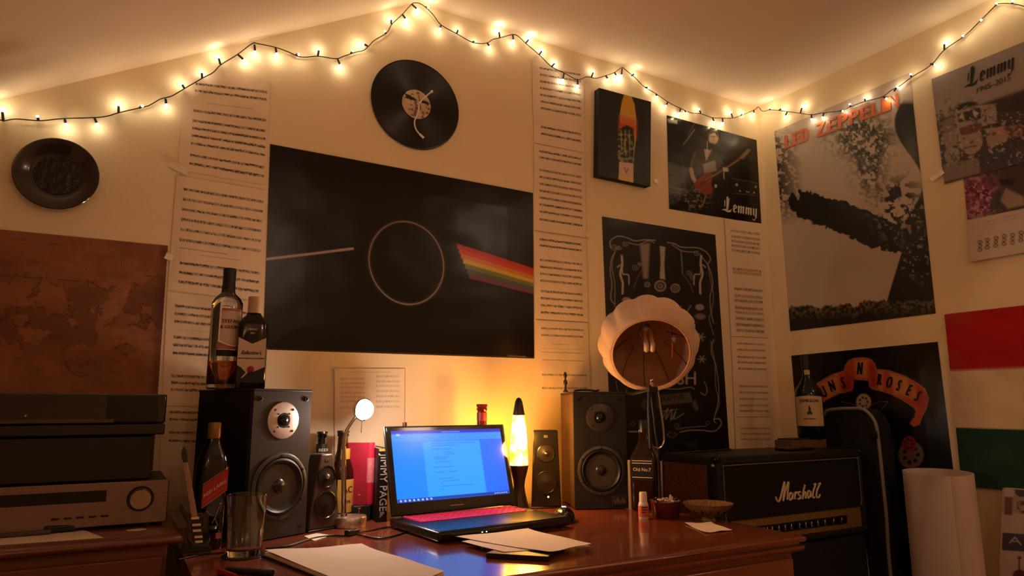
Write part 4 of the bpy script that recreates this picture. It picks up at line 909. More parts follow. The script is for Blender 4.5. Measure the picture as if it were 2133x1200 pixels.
MB().tube(smooth_path(neck[:3]), .0066, 12).lathe([(.009, 0), (.008, .006), (.005, .008)], 20, tuple(st)).build('stem', m_chrome, t)
MB().tube(smooth_path(neck[2:]), .0045, 10).build('gooseneck', m_chrome, t)
hd = atb(757, 853)
mb = MB(); mb.T = Matrix.Translation(hd.tolist()) @ Matrix.Rotation(math.radians(28), 4, 'Z') @ Matrix.Rotation(math.radians(8), 4, 'X')
mb.lathe([(.006, -.030), (.014, -.026), (.026, -.014), (.031, -.002), (.031, .002), (.028, .002), (.024, -.012), (.010, -.022), (.001, -.024)], 40, axis='y'); mb.build('lamp_head', m_chrome, t)
mb = MB(); mb.T = Matrix.Translation(hd.tolist()) @ Matrix.Rotation(math.radians(28), 4, 'Z') @ Matrix.Rotation(math.radians(8), 4, 'X')
mb.sphere((0, 0, 0), .0275, ez=1.0, seg=14); mb.build('bulb', mat('lamp_bulb', 'fff0dc', .4, emis='ffd9b0', estr=34), t)
MB().tube([hd+np.array([-.003, 0, -.03]), hd+np.array([-.004, 0, -.062])], .0012, 6).build('pull_switch', m_chrome, t)
point_light('lamp_light', (float(hd[0])+.004, float(hd[1])*1.-.034, float(hd[2])-.012), 3.6, (1, .80, .68), .02, t)
# ------------------------------------------------------------ lava lamp
lv = np.array([xcol(1081, -.188, DZ+.1), -.188, DZ]); s_ = 1/pxm(lv); zr = lambda py: zrow(lv[0], lv[1], py)-DZ
t = thing('lava_lamp', 'glowing yellow lava lamp with a black cap and cone base', 'lava lamp', (lv[0], lv[1], DZ))
m_lb = mat('lava_base', '2a1a12', .3, .5, coat=.3)
MB().lathe([(22*s_, 0), (21.5*s_, .003), (13*s_, zr(1025)), (11.5*s_, zr(1012)), (13*s_, zr(1000)), (20*s_, zr(972)), (20.5*s_, zr(969)), (19*s_, zr(969))], 48).build('base', m_lb, t)
m_lava = bpy.data.materials.new('lava_glow'); m_lava.use_nodes = True; nt = m_lava.node_tree; b = nt.nodes['Principled BSDF']
tc = nt.nodes.new('ShaderNodeTexCoord'); nz = nt.nodes.new('ShaderNodeTexNoise'); nz.inputs['Scale'].default_value = 24; nz.inputs['Detail'].default_value = 1.; nz.inputs['Distortion'].default_value = .6
rp = nt.nodes.new('ShaderNodeValToRGB'); rp.color_ramp.elements[0].position = .42; rp.color_ramp.elements[1].position = .6
rp.color_ramp.elements[0].color = (1, .36, .012, 1); rp.color_ramp.elements[1].color = (1, .62, .2, 1)
nt.links.new(tc.outputs['Object'], nz.inputs['Vector']); nt.links.new(nz.outputs[0], rp.inputs[0]); nt.links.new(rp.outputs[0], b.inputs['Emission Color'])
mr = nt.nodes.new('ShaderNodeMapRange'); mr.inputs['From Min'].default_value = .42; mr.inputs['From Max'].default_value = .62; mr.inputs['To Min'].default_value = 2.2; mr.inputs['To Max'].default_value = 9
nt.links.new(nz.outputs[0], mr.inputs[0]); nt.links.new(mr.outputs[0], b.inputs['Emission Strength']); b.inputs['Base Color'].default_value = (.8, .5, .1, 1); b.inputs['Roughness'].default_value = .1
MB().lathe([(19*s_, zr(969)), (19*s_, zr(955)), (18.2*s_, zr(930)), (15.8*s_, zr(895)), (12.5*s_, zr(863))], 48).build('glowing_bottle', m_lava, t)
MB().lathe([(12.9*s_, zr(865)), (12.6*s_, zr(862)), (10*s_, zr(848)), (7.6*s_, zr(836)), (4.6*s_, zr(830)), (.5*s_, zr(828))], 40).build('cap', mat('lava_cap', '120d0a', .35), t)
P_LAVA = 2.4
point_light('lava_light', (0, .062, zr(905)), P_LAVA*.8, (1, .35, .015), .03, t)
point_light('lava_light', (.0, -.07, zr(915)), P_LAVA*1.5, (1, .46, .08), .03, t)
# ------------------------------------------------------------ bottles
m_gclear = mat('clear_glass', 'f4f4f0', .02, trans=1., var=.0); m_gbrown = mat('brown_glass', '3a1808', .05, trans=.6, var=.05); m_ggreen = mat('green_glass', '0e2a1c', .05, trans=.45, var=.05); m_gdark = mat('dark_bottle_glass', '140c08', .06, trans=.15, var=.05, coat=.3)
m_gold = mat('gold_foil', 'b08a3c', .35, .8, var=.1)
m_lwh = mat('label_white', 'd8c2b0', .6, var=.03); m_ink = mat('label_ink', '1c1512', .6); m_lred = mat('label_red', 'a01c26', .45, var=.08)
def strip(mb, r, a0, a1, zf0, zf1, mi=0, n=16, sq=0., e=.0006):
    """label wrapped on a bottle between angles a0..a1; zf0, zf1 give its lower and upper edge for 0..1 across"""
    R_ = lambda a: (r+e)*((abs(math.cos(a))**(2+sq*10)+abs(math.sin(a))**(2+sq*10))**(-1./(2+sq*10)) if sq else 1.)
    vs = []
    for lay in (0, -.0005):
        for k in range(n+1):
            u = k/n; a = a0+(a1-a0)*u; rr = R_(a)+lay; vs += [(rr*math.cos(a), rr*math.sin(a), zf0(u)), (rr*math.cos(a), rr*math.sin(a), zf1(u))]
    fs = []; M = 2*(n+1)
    for k in range(n):
        i = 2*k; fs += [(i, i+2, i+3, i+1), (M+i, M+i+1, M+i+3, M+i+2), (i, M+i, M+i+2, i+2), (i+1, i+3, M+i+3, M+i+1)]
    fs += [(0, 1, M+1, M), (2*n, M+2*n, M+2*n+1, 2*n+1)]
    return mb.add(vs, fs, mi)
def wraptext(mb, s, size, r, am, zc, mi=0, squeeze=1., slope=0., e=.0014, sq=0., both=0):
    R_ = lambda a: (r+e)*((abs(math.cos(a))**(2+sq*10)+abs(math.sin(a))**(2+sq*10))**(-1./(2+sq*10)) if sq else 1.)
    def fn(x, y, h): a = am+x*squeeze/r; return (R_(a)*math.cos(a), R_(a)*math.sin(a), zc+y+x*slope)
    for d in ((0,) if not both else (-both, 0, both)):
        mb.text(s, lambda x, y, h: fn(x+d, y, h), mi, size, center=True)
    return mb
def bottle(name, loc, label, prof, glass, rz=0., sq=0., ex=1., ey=1., group=None, cat='bottle', seg=48):
    t = thing(name, label, cat, loc, rz, group)
    MB().lathe(prof, seg, sq=sq, ex=ex, ey=ey).build('glass', glass, t, ang=50)
    return t
# gin bottle (clear) on the left speaker
x, y = aty(462, 803, -.20)[[0, 2]][0], -.20
sp = tL.location; gx = x; s_ = 1/pxm((gx, y, TL_TOP)); zz = lambda py: zrow(gx, y, py)-TL_TOP
t = thing('gin_bottle', 'tall clear bottle with a black cap, on top of the left speaker', 'bottle', (gx, y, TL_TOP), 0, None)
am = facing(gx, y)
g_ = MB().lathe([(28*s_, 0), (31*s_, .004), (31*s_, zz(720)), (31.5*s_, zz(650)), (31*s_, zz(632)), (26*s_, zz(622)), (15*s_, zz(612)), (12.5*s_, zz(600)), (12*s_, zz(586))], 48, cap1=False)
g_.lathe([(27*s_, .012), (28.5*s_, .016), (28.5*s_, zz(650)), (28*s_, zz(636)), (23*s_, zz(624)), (12*s_, zz(612)), (9.8*s_, zz(600)), (9.8*s_, zz(586))], 48, cap1=False); g_.build('glass', m_gclear, t, ang=60)
MB().lathe([(26.5*s_, .013), (28*s_, .017), (28*s_, zz(755)), (27.8*s_, zz(753))], 40).build('liquor', mat('amber_liquor', 'c8691e', .05, trans=.85, var=.05, ior=1.36), t)
MB().lathe([(13.5*s_, zz(610)), (13.5*s_, zz(596)), (12.8*s_, zz(594)), (13.2*s_, zz(564)), (12.4*s_, zz(560)), (2*s_, zz(559.5))], 36).build('cap', m_blk, t)
lb = strip(MB(), 31.4*s_, am-.35, am+1.05, lambda u: zz(712)-.012*math.sin(u*2.2), lambda u: zz(650)).build('label', m_lwh, t)
strip(MB(), 31.6*s_, am-.5, am+1.05, lambda u: zz(730), lambda u: zz(713)-.012*math.sin(u*2.2)).build('label_band', mat('label_coral', 'b86a5c', .5), lb)
strip(MB(), 31.6*s_, am-.5, am+1.05, lambda u: zz(744), lambda u: zz(731)).build('label_foot', m_ink, lb)
strip(MB(), 31.7*s_, am-.3, am+1.05, lambda u: zz(651), lambda u: zz(646)).build('label_edge', mat('label_coral', 'b86a5c', .5), lb)
tx = MB(); wraptext(tx, 'STEFAN', .0125, 31.5*s_, am+.30, zz(672), both=.0004); wraptext(tx, '& GEORG', .0115, 31.5*s_, am+.30, zz(684), both=.0004); tx.build('lettering', mat('label_maroon', '5a3430', .5), lb)
# Ballantine's bottle: brown, arched label
bx, by = aty(520, 803, -.245)[0], -.245; s_ = 1/pxm((bx, by, TL_TOP)); zz = lambda py: zrow(bx, by, py)-TL_TOP
am = facing(bx, by)
t = bottle('whisky_bottle', (bx, by, TL_TOP), 'squat brown whisky bottle with a pointed cream label, beside the tall clear bottle', [(28*s_, 0), (30*s_, .004), (30*s_, zz(700)), (29.5*s_, zz(678)), (26*s_, zz(668)), (16*s_, zz(658)), (12.5*s_, zz(652)), (12*s_, zz(630))], m_gdark, am, sq=.25, ex=.62)
MB().lathe([(13.5*s_, zz(653)), (13.5*s_, zz(622)), (13*s_, zz(619)), (1*s_, zz(618.5))], 36).build('cap', mat('cream_cap', 'c8a888', .4, var=.05), t)
def flatl(mb, pts, mi=0, e=.0): return mb.prism(pts, lambda a, b, h: (30*s_*.62+.0006+e+h, a*s_, zz(b)), mi, .0005)
lbl = flatl(MB(), [(-27, 705), (0, 718), (27, 705), (27, 765), (6, 775), (-6, 775), (-27, 762)]).build('label', m_lwh, t)
flatl(MB(), [(-27, 762), (-27, 798), (27, 798), (27, 765), (0, 778)]).build('foot_label', mat('label_navy', '141420', .45), t)
MB().lathe([(6.5*s_, 0), (6.5*s_, .0014), (5*s_, .002)], 24, axis='x').build('seal', m_lred, lbl)
o = [c for c in lbl.children][0]; o.rotation_euler = (0, 0, PI); o.location = (30*s_*.62+.0012, 0, zz(770))
def ftxt(mb, s, size, zc, e=.0013, sh=0., d=.0004, xs=1., yc=0.):
    for q in (-d, 0, d): mb.text(s, lambda x, y, h: (30*s_*.62+e, yc+(x*xs+y*sh)+q, zz(zc)+y), 0, size, center=True)
    return mb
ftxt(MB(), "Ballantine's", .0135, 736, sh=.35, xs=.78).build('lettering', m_ink, lbl)
ftxt(MB(), 'FINEST BLENDED SCOTCH WHISKY', .0042, 748, xs=.9).build('small_lettering', m_ink, lbl)
ftxt(MB(), 'FINEST', .0075, 688, e=.0004).build('neck_lettering', m_lwh, t)
ftxt(MB(), '1827', .006, 696, e=.0004).build('neck_lettering', m_lwh, t)
flatl(MB(), [(-18, 768), (-9, 777), (-18, 788), (-15, 788), (-5, 777), (-15, 768)], 0, .0006).build('chevron', m_lwh, t)
# Red label whisky on the desk, left
rx, ry = .004, -.345; p_ = atz(429, 1143); rx, ry = p_[0], p_[1]; s_ = 1/pxm((rx, ry, DZ)); zz = lambda py: zrow(rx, ry, py)-DZ; am = facing(rx, ry)
t = bottle('whisky_bottle', (rx, ry, DZ), 'square dark whisky bottle with a slanting red label, left of the drinking glass', [(24*s_, 0), (26*s_, .004), (27*s_, zz(985)), (26*s_, zz(968)), (21*s_, zz(945)), (13*s_, zz(925)), (10.5*s_, zz(912)), (10*s_, zz(905))], m_gdark, am+.35, sq=.45)
MB().lathe([(13*s_, zz(913)), (13.5*s_, zz(908)), (13.3*s_, zz(884)), (12*s_, zz(880)), (1*s_, zz(879.5))], 36).build('cap', mat('gold_cap', '8a6a3a', .4, .6, var=.1), t)
fx = 27*s_
def slantl(mb, pts, e=.0006): return mb.prism(pts, lambda a, b, h: (fx*.985+e+h, a*s_, b), 0, .0005)
sl = .55; zc = zz(1022)
w_ = 25; lb = slantl(MB(), [(-w_, zc-.026-sl*.012), (w_, zc-.026+sl*.032+.012), (w_, zc+.024+sl*.032+.008), (-w_, zc+.020-sl*.012)]).build('label', m_lred, t)
for q, nm in ((-.0272, 'label_edge'), (.0225, 'label_edge')):
    slantl(MB(), [(-w_, zc+q-sl*.012), (w_, zc+q+sl*.032+.011), (w_, zc+q+sl*.032+.0125), (-w_, zc+q+.0018-sl*.012)], .001).build(nm, m_gold, lb)
tx = MB()
for d in (-.0004, 0, .0004): tx.text('RED LABEL', lambda x, y, h: (fx*.985+.0016, x*.95+d, zc+.002+y+x*.62+.006), 0, .0105, center=True)
tx.build('lettering', m_lwh, lb)
tx = MB()
for k in range(9): tx.text('OLD SCOTCH WHISKY', lambda x, y, h: (fx*.985+.0016, x*.9, zc-.011+y+x*.62+.006), 0, .0048, center=True); break
tx.build('small_lettering', m_gold, lb)
mb = MB()     # embossed striding lines and small square label near the foot
mb.tube([(fx+.0005, .004, zz(1075)), (fx+.0005, .008, zz(1062)), (fx+.0005, .012, zz(1052))], .0012, 6); mb.tube([(fx+.0005, .004, zz(1075)), (fx+.0005, -.002, zz(1088))], .0012, 6); mb.tube([(fx+.0005, .004, zz(1078)), (fx+.0005, .011, zz(1092))], .0012, 6); mb.sphere((fx, .013, zz(1048)), .002, seg=6)
mb.build('embossed_figure', mat('dull_gold', 'a89880', .3, .8), t)
MB().box(fx*.985, fx*.985+.0012, .008, .020, zz(1120), zz(1108)).build('foot_label', mat('label_coral', 'b86a5c', .5), t)
# beer bottles
def beer(px, pyb, pyt, hw, label, glass, y=None, loc=None, neck=.30, cap=None, caps=None):
    c = np.array([xcol(px, loc[1], DZ+.1), loc[1], DZ]); s_ = 1/pxm(c); z = lambda py: zrow(c[0], c[1], py)-DZ; H = z(pyt)
    r = hw*s_
    t = bottle('beer_bottle', (c[0], c[1], DZ), label, [(r*.93, 0), (r, .004), (r, H*.50), (r*.95, H*.56), (r*.66, H*.68), (r*.47, H*.78), (r*.41, H*.93)], glass, cat='bottle')
    MB().lathe([(r*.41, H*.93), (r*.50, H*.945), (r*.50, H*.958), (r*.45, H*.965), (r*.45, H*.985)], 32).build('lip', glass, t)
    MB().lathe([(r*.47, H*.975), (r*.53, H*.978), (r*.50, H), (r*.1, H+.0005)], 24).build('crown_cap', cap or mat('cap_metal', '5a4a3c', .3, .9), t)
    return t, c, r, H, s_
t, c, r, H, s_ = beer(667, 1100, 899, 22, 'dark beer bottle behind the small unlit speaker', m_gdark, loc=(.0, -.05))
am = facing(c[0], c[1])
lb = strip(MB(), r*.47, am-1.2, am+1.3, lambda u: H*.72, lambda u: H*.86, e=.003).build('neck_label', mat('label_dark_green', '1a1f18', .5), t)
tx = MB(); wraptext(tx, 'BEER', .011, r*.5, am+.35, H*.79, e=.0045); tx.build('lettering', m_lwh, lb)
t, c, r, H, s_ = beer(711, 1085, 897, 25, 'brown beer bottle with gold labels, behind the desk lamp stem', m_gbrown, loc=(.0, -.095)); am = facing(c[0], c[1])
lb = strip(MB(), r, am-.3, am+1.35, lambda u: H*.10, lambda u: H*.46, e=.0008).build('label', mat('label_gold', 'c0903c', .45, .2, var=.15), t)
tx = MB(); wraptext(tx, 'AC', .024, r, am+.55, H*.35, both=.0008); wraptext(tx, 'BEER', .010, r, am+.55, H*.22, both=.0004); tx.build('lettering', mat('label_brown', '4a2412', .5), lb)
strip(MB(), r*.62, am-.2, am+1.3, lambda u: H*.66+.01*abs(u-.5), lambda u: H*.80, e=.0012).build('neck_label', mat('label_gold', 'c0903c', .45, .2, var=.15), t)
t, c, r, H, s_ = beer(1003, 1070, 842, 23, 'brown beer bottle with a red cap, behind the laptop screen', mat('red_brown_glass', '6a1c10', .06, trans=.5, var=.05), loc=(.0, -.115), cap=mat('red_cap', '7a1c20', .35, .5))
strip(MB(), r*.43, -3, 3.0, lambda u: H*.84, lambda u: H*.92, e=.0012).build('neck_label', mat('label_crimson', '8a2430', .4), t)
# JD bottle behind the glue
jx, jy = 1.300, -.36; c = aty(1347, 1050, jy); jx = float(c[0]); s_ = 1/pxm((jx, jy, DZ))
jx = min(jx, DXR-.05); 
c = hit(1347, 1050, (1, 0, 0), DXR-.055); jx, jy = float(c[0]), float(c[1]); s_ = 1/pxm((jx, jy, DZ)); zz = lambda py: zrow(jx, jy, py)-DZ; am = facing(jx, jy)
t = bottle('whiskey_bottle', (jx, jy, DZ), 'square whiskey bottle with a black label, under the cloth lampshade', [(24*s_, 0), (27*s_, .004), (28*s_, zz(965)), (26*s_, zz(948)), (17*s_, zz(930)), (11*s_, zz(915)), (10.5*s_, zz(895))], mat('amber_dark_glass', '2e1c0e', .06, trans=.4, var=.05), am-.25, sq=.5)
MB().lathe([(12*s_, zz(900)), (12*s_, zz(876)), (11*s_, zz(874)), (1*s_, zz(873.6))], 28).build('cap', m_blk, t)
fx = 28*s_*.985
lb = MB().box(fx, fx+.0008, -24*s_, 24*s_, zz(998), zz(952)).build('label', mat('label_black', '0c0b0b', .4), t)
for z0 in (958, 963, 992): MB().box(fx+.0008, fx+.0012, -21*s_, 21*s_, zz(z0+.8), zz(z0-.4)).build('label_rule', m_lwh, lb)
tx = MB(); tx.text('Old No.7', lambda x, y, h: (fx+.0013, x, zz(976)+y), 0, .014, center=True); tx.build('lettering', m_lwh, lb)
# pale tube beside it
c = hit(1317, 1052, (0, 1, 0), jy+.03); tt = zrow(c[0], jy+.03, 958)-DZ
tag(MB().lathe([(.0085, 0), (.0095, .002), (.0095, tt-.003), (.008, tt), (.004, tt)], 24, (c[0]-.002, jy+.03, DZ), ex=1.).build('cardboard_tube', mat('beige_card', '8a7860', .7, var=.08)), 'thin beige tube standing between the right speaker and the square bottle', 'tube')
# ------------------------------------------------------------ cloth lampshade on its bracket
LY = -.40; sc_ = np.array([xcol(1352, LY, 1.25), LY, zrow(xcol(1352, LY, 1.25), LY, 722)])
SX, SY_, SZ = [float(v) for v in sc_]; ppm = pxm(sc_)
t = thing('lampshade_lamp', 'cream cloth lampshade lamp, unlit, tipped towards the viewer on a looped bracket', 'lamp', (SX, SY_, DZ))
ax = Vector((CX-SX, CY-SY_, CZ-SZ)).normalized(); side = ax.cross(Vector((0, 0, 1))).normalized()
ax = (Matrix.Rotation(math.radians(-27), 3, side) @ ax).normalized()
if ax.z > -.2: ax = (Matrix.Rotation(math.radians(59), 3, side) @ ax).normalized()
ax = (Matrix.Rotation(math.radians(6), 3, 'Z') @ ax).normalized()
e1 = ax.cross(Vector((0, 0, 1))).normalized(); e2 = e1.cross(ax).normalized()
O = Vector((SX, SY_, SZ-DZ)); O = Vector((0, 0, SZ-DZ))
Ro, Rm = 78/ppm, 103/ppm; NL = 12
def shade(mb, prof, lobes=True, seg=96, mi=0):
    rs = []
    for r, d, am_ in prof:
        ring = []
        for j in range(seg):
            a = 2*PI*j/seg; w = 1-am_*.72*(1-abs(math.cos(a*NL/2+.3)))**1.3 if lobes else 1
            p = O+(e1*math.cos(a)+e2*math.sin(a))*r*w+ax*d; ring.append(tuple(p))
        rs.append(ring)
    return mb.rings(rs, mi, cap0=False, cap1=False)
m_shade = mat('cream_cloth_shade', 'dcb894', .85, var=.07, scale=16, bump=.4, bscale=500, sheen=.3); m_in = mat('shade_lining', 'b08668', .85, var=.08, scale=20, bump=.2, bscale=400)
nt = m_shade.node_tree
op = [(Ro, .052, 0), (Ro+.006, .054, 0), (Ro+.018, .045, .03), (Rm*.97, .012, .07), (Rm*1.03, -.025, .09), (Rm*.99, -.055, .08), (Rm*.82, -.092, .05), (Rm*.50, -.125, .03), (Rm*.22, -.140, 0), (Rm*.12, -.142, 0)]
shade(MB(), op).build('lamp_shade', m_shade, t, ang=60)
shade(MB(), [(Ro-.0005, .052, 0), (Ro+.0, .045, 0), (Rm*.93, .008, .02), (Rm*.96, -.025, .03), (Rm*.90, -.055, .03), (Rm*.74, -.086, .02), (Rm*.45, -.115, 0), (Rm*.12, -.130, 0)]).build('lining', m_in, t, ang=60)
tr = [O+(e1*math.cos(2*PI*j/64)+e2*math.sin(2*PI*j/64))*Ro+ax*.053 for j in range(64)]
MB().tube(tr, .0022, 8, closed=True).build('rim_wire', mat('shade_trim', 'e0a878', .6), t)
for j in range(NL):
    a = 2*PI*(j+.1)/NL; q = e1*math.cos(a)+e2*math.sin(a)
    MB().tube([O+q*Ro+ax*.048, O+q*Rm*.925+ax*.008, O+q*Rm*.945-ax*.025, O+q*Rm*.885-ax*.055, O+q*Rm*.73-ax*.085, O+q*Rm*.44-ax*.113], .0012, 5).build('rib', mat('rib_brown', '6a4630', .6), t)
# folded energy bulb inside
bb = O-ax*.12; m_cfl = mat('milk_glass_bulb', 'e8c8a8', .25, var=.03)
MB().lathe([(.016, 0), (.02, .03), (.014, .034)], 24).build('socket', m_white, t)
sk = [c_ for c_ in t.children if c_.name.startswith('socket')][0]; sk.matrix_local = Matrix.Translation(bb) @ ax.to_track_quat('Z', 'Y').to_matrix().to_4x4()
mb = MB()
for s2 in (-1, 1):
    o2 = e1*.0095*s2; dn = e1*-.2*0
    pts = [bb+ax*.03+o2+e2*.010, bb+ax*.118+o2+e2*.010, bb+ax*.130+o2, bb+ax*.118+o2-e2*.010, bb+ax*.03+o2-e2*.010]; mb.tube(smooth_path(pts, 5), .0078, 12)
mb.build('bulb', m_cfl, t)
# star pendant and red tag hanging in the mouth
pp = O+ax*.048+e1*(-.0)+e2*(Ro*.93)
hx = e1*(1 if (e1.x > 0) else -1); top = O+ax*.05+hx*(Ro*.50)+e2*(Ro*.82)
MB().tube([top, top+Vector((.002, 0, -.030))], .0008, 5).build('pendant_thread', m_dark, t)
mb = MB(); q = top+Vector((.003, -.002, -.042)); st_ = []
for k in range(10): r_ = .012 if k % 2 == 0 else .005; st_.append((r_*math.sin(k*PI/5), r_*math.cos(k*PI/5)))
mb.prism(st_, lambda a, b, h: (q.x+a, q.y-h, q.z+b), 0, .003); mb.build('star_pendant', mat('dull_gold', 'a89880', .3, .8), t)
MB().tube([q+Vector((-.004, 0, -.012)), q+Vector((-.007, 0, -.055))], .0022, 6).build('red_tag', mat('tag_red', 'a8402c', .5), t)
mb = MB(); s3 = O+hx*(Rm*.86)+e2*(Rm*.55)+ax*.026; st2 = [(a*1.1, b*1.1) for a, b in st_]; nn_ = (hx*.6+e2*.45+ax*.6).normalized(); u1 = nn_.cross(Vector((0, 0, 1))).normalized(); u2 = u1.cross(nn_)
mb.prism(st2, lambda a, b, h: tuple(s3+u1*a+u2*b+nn_*(h+.006)), 0, .002); mb.build('star_patch', mat('patch_black', '18120e', .7), t)
def lp(px, py, dy_=0.): return Vector((np.array(aty(px, py, LY+dy_))-np.array([SX, SY_, DZ])).tolist())
cl = lp(1357, 803, -.05)
MB().sphere(tuple(lp(1358, 792, -.05)), .006, seg=8).lathe([(.0045, 0), (.0045, .014)], 12, tuple(lp(1358, 806, -.05))).build('finial', m_chrome, t)
MB().tube([lp(1352, 806, -.05), lp(1351, 850, -.05), lp(1355, 935, -.05)], .006, 8).tube([lp(1366, 806, -.05), lp(1368, 850, -.05)], .004, 8).box(cl[0]-.016, cl[0]+.018, cl[1]-.008, cl[1]+.008, cl[2]-.020, cl[2]-.004).build('clamp', m_blk, t, .001)
lo_ = [lp(1353, 826, -.05), lp(1353, 870, -.05), lp(1355, 915, -.05), lp(1362, 930, -.05), lp(1370, 934, -.05), lp(1379, 928, -.05), lp(1383, 912, -.05), lp(1380, 880, -.05), lp(1374, 840, -.05), lp(1370, 815, -.05)]
MB().tube(smooth_path(lo_, 5), .0032, 8).build('looped_bracket', m_chrome, t)
MB().tube([lp(1355, 812, -.045), lp(1366, 905, -.045), lp(1371, 935, -.045), Vector((lp(1371, 935, -.02).x, -.02, .02))], .0038, 8).build('pole', m_blk, t)
MB().lathe([(.045, 0), (.045, .008), (.010, .014), (.006, .02)], 40, (lp(1371, 935, -.02).x, -.02, 0)).build('foot', m_blk, t)
sb = O-ax*.13
MB().tube(smooth_path([sb, sb-ax*.025, Vector((sb.x, sb.y+.03, sb.z-.14)), Vector((cl[0]+.01, cl[1]+.13, cl[2]-.02)), Vector((cl[0]+.005, cl[1]+.03, cl[2]-.015)), cl], 5), .005, 8).build('arm', m_blk, t)
# ------------------------------------------------------------ small things on the right of the desk
c = atz(1341, 1081); zz = lambda py: zrow(c[0], c[1], py)-DZ; s_ = 1/pxm(c); am = facing(c[0], c[1])
t = thing('glue_bottle', 'small white bottle with an orange label and tall cap', 'bottle', (c[0], c[1], DZ))
MB().lathe([(9.5*s_, 0), (10.5*s_, .002), (10.5*s_, zz(1052)), (9.5*s_, zz(1048)), (8*s_, zz(1045))], 36).build('body', mat('white_plastic', 'd8c0ac', .4, var=.03), t)
MB().lathe([(8.2*s_, zz(1046)), (7.8*s_, zz(1028)), (7*s_, zz(1025)), (1*s_, zz(1024.6))], 30).build('cap', mat('cream_plastic', 'e0ccb0', .4, var=.03), t)
lb = strip(MB(), 10.5*s_, am-1.5, am+1.5, lambda u: zz(1076), lambda u: zz(1053)).build('label', mat('label_orange', 'c05a38', .5, var=.06), t)
for k, z0 in enumerate((1056, 1061, 1066)): strip(MB(), 10.6*s_, am-.4, am+.9-.2*k, lambda u: zz(z0+1), lambda u: zz(z0-1)).build('label_line', m_ink, lb)
c = atz(1392, 1079); s_ = 1/pxm(c); zz = lambda py: zrow(c[0], c[1], py)-DZ
t = thing('glass_tub', 'reddish glass tub crowded with small shiny trinkets', 'tub', (c[0], c[1]+.01, DZ))
g_ = MB().lathe([(26*s_, 0), (28*s_, .003), (31*s_, zz(1044)), (31.5*s_, zz(1042)), (29.5*s_, zz(1042)), (26.5*s_, .006), (1*s_, .006)], 40, cap1=False); g_.build('glass', mat('red_glass', '7a2a1a', .08, trans=.55, var=.1), t)
MB().lathe([(30.8*s_, zz(1046)), (32.5*s_, zz(1044)), (32.5*s_, zz(1041)), (30.8*s_, zz(1040)), (30.8*s_, zz(1046))], 40, cap0=False, cap1=False).build('rim', m_chrome, t)
rnd = random.Random(3)
tub = t
for k in range(9):
    a = k*2.4; r_ = (6+14*(k % 3)/2)*s_; x_, y_ = float(c[0])+r_*math.cos(a), float(c[1])+.01+r_*math.sin(a)*.9; z_ = DZ+zz(1045)
    mb = MB(); mb.T = Matrix.Translation((x_, y_, z_)) @ Matrix.Rotation(rnd.uniform(-.9, .9), 4, 'X') @ Matrix.Rotation(rnd.uniform(0, 6), 4, 'Z')
    if k % 3 == 0: mb.lathe([(.0025, -.012), (.003, 0), (.0055, .004), (.0055, .008), (.002, .010)], 14)
    elif k % 3 == 1: mb.sphere((0, 0, .003), .0055, seg=8)
    else: mb.box(-.003, .003, -.0014, .0014, -.014, .016)
    tag(mb.build('trinket', m_chrome if k % 2 else mat('bone_trinket', 'c8b09a', .3, .2), smooth=True), 'small shiny trinket sticking out of the reddish glass tub', 'trinket', 'trinkets in the glass tub')
# trays below: dish of the tub
c = atz(1476, 1083); s_ = 1/pxm(c); zz = lambda py: zrow(c[0], c[1], py)-DZ; m_bow = mat('gilt_dish', '8a6a48', .35, .45, var=.15, scale=40, bump=.3)
t = thing('footed_dish', 'gilt fluted dish on a small foot, holding coins and rings', 'dish', (c[0], c[1], DZ))
NFl = 32; rs = []
for r, z in [(15, 0), (14, .003), (12, .006), (18, .008), (28, .013), (38, .021), (46, .029), (51, .0365), (52, .0375), (50, .0375), (44, .029), (36, .022), (26, .015), (10, .011), (.5, .011)]:
    z *= 1.2; rs.append([(r*s_*(1+(.02*math.cos(NFl*2*PI*j/128) if r > 14 else 0))*math.cos(2*PI*j/128), r*s_*(1+(.02*math.cos(NFl*2*PI*j/128) if r > 14 else 0))*math.sin(2*PI*j/128), z) for j in range(128)])
MB().rings(rs).build('bowl', m_bow, t)
for k in range(14):
    a = 2*PI*k/14; q = (36*s_*math.cos(a), 36*s_*math.sin(a)); mb = MB(); mb.T = Matrix.Translation((q[0]*1.06, q[1]*1.06, .0246)) @ Matrix.Rotation(a, 4, 'Z') @ Matrix.Rotation(math.radians(42), 4, 'Y'); mb.box(-.0008, .0012, -.0018, .0018, -.008, .008); mb.build('flute', mat('flute_dark', '2a1c10', .5), t, .0005)
for k in range(6):
    a = k*1.9; r_ = (.010+.009*(k % 2)); mb = MB(); mb.T = Matrix.Translation((float(c[0])+r_*math.cos(a)-.01, float(c[1])+r_*math.sin(a), DZ+.022+.005*(k % 3))) @ Matrix.Rotation(.2+.3*k, 4, 'X') @ Matrix.Rotation(k, 4, 'Z')
    mb.tube([(.008*math.cos(2*PI*j/20), .008*math.sin(2*PI*j/20), 0) for j in range(20)], .0016, 6, closed=True) if k % 2 else mb.lathe([(.0005, 0), (.009, 0), (.009, .0018), (.0005, .0018)], 24)
    tag(mb.build('coin' if k % 2 == 0 else 'ring', m_chrome if k % 2 else m_bow), 'small metal coin lying in the gilt dish' if k % 2 == 0 else 'thin metal ring lying in the gilt dish', 'coin' if k % 2 == 0 else 'ring', 'coins in the gilt dish' if k % 2 == 0 else 'rings in the gilt dish')
P4 = lambda L: [atz(x, y)[:2] for x, y in L]
flat_sheet('note', P4([(1427, 1092), (1482, 1091), (1526, 1106), (1470, 1112)]), DZ+.0006, 'small white note curling on the desk in front of the gilt dish', 'paper', lift=.005)
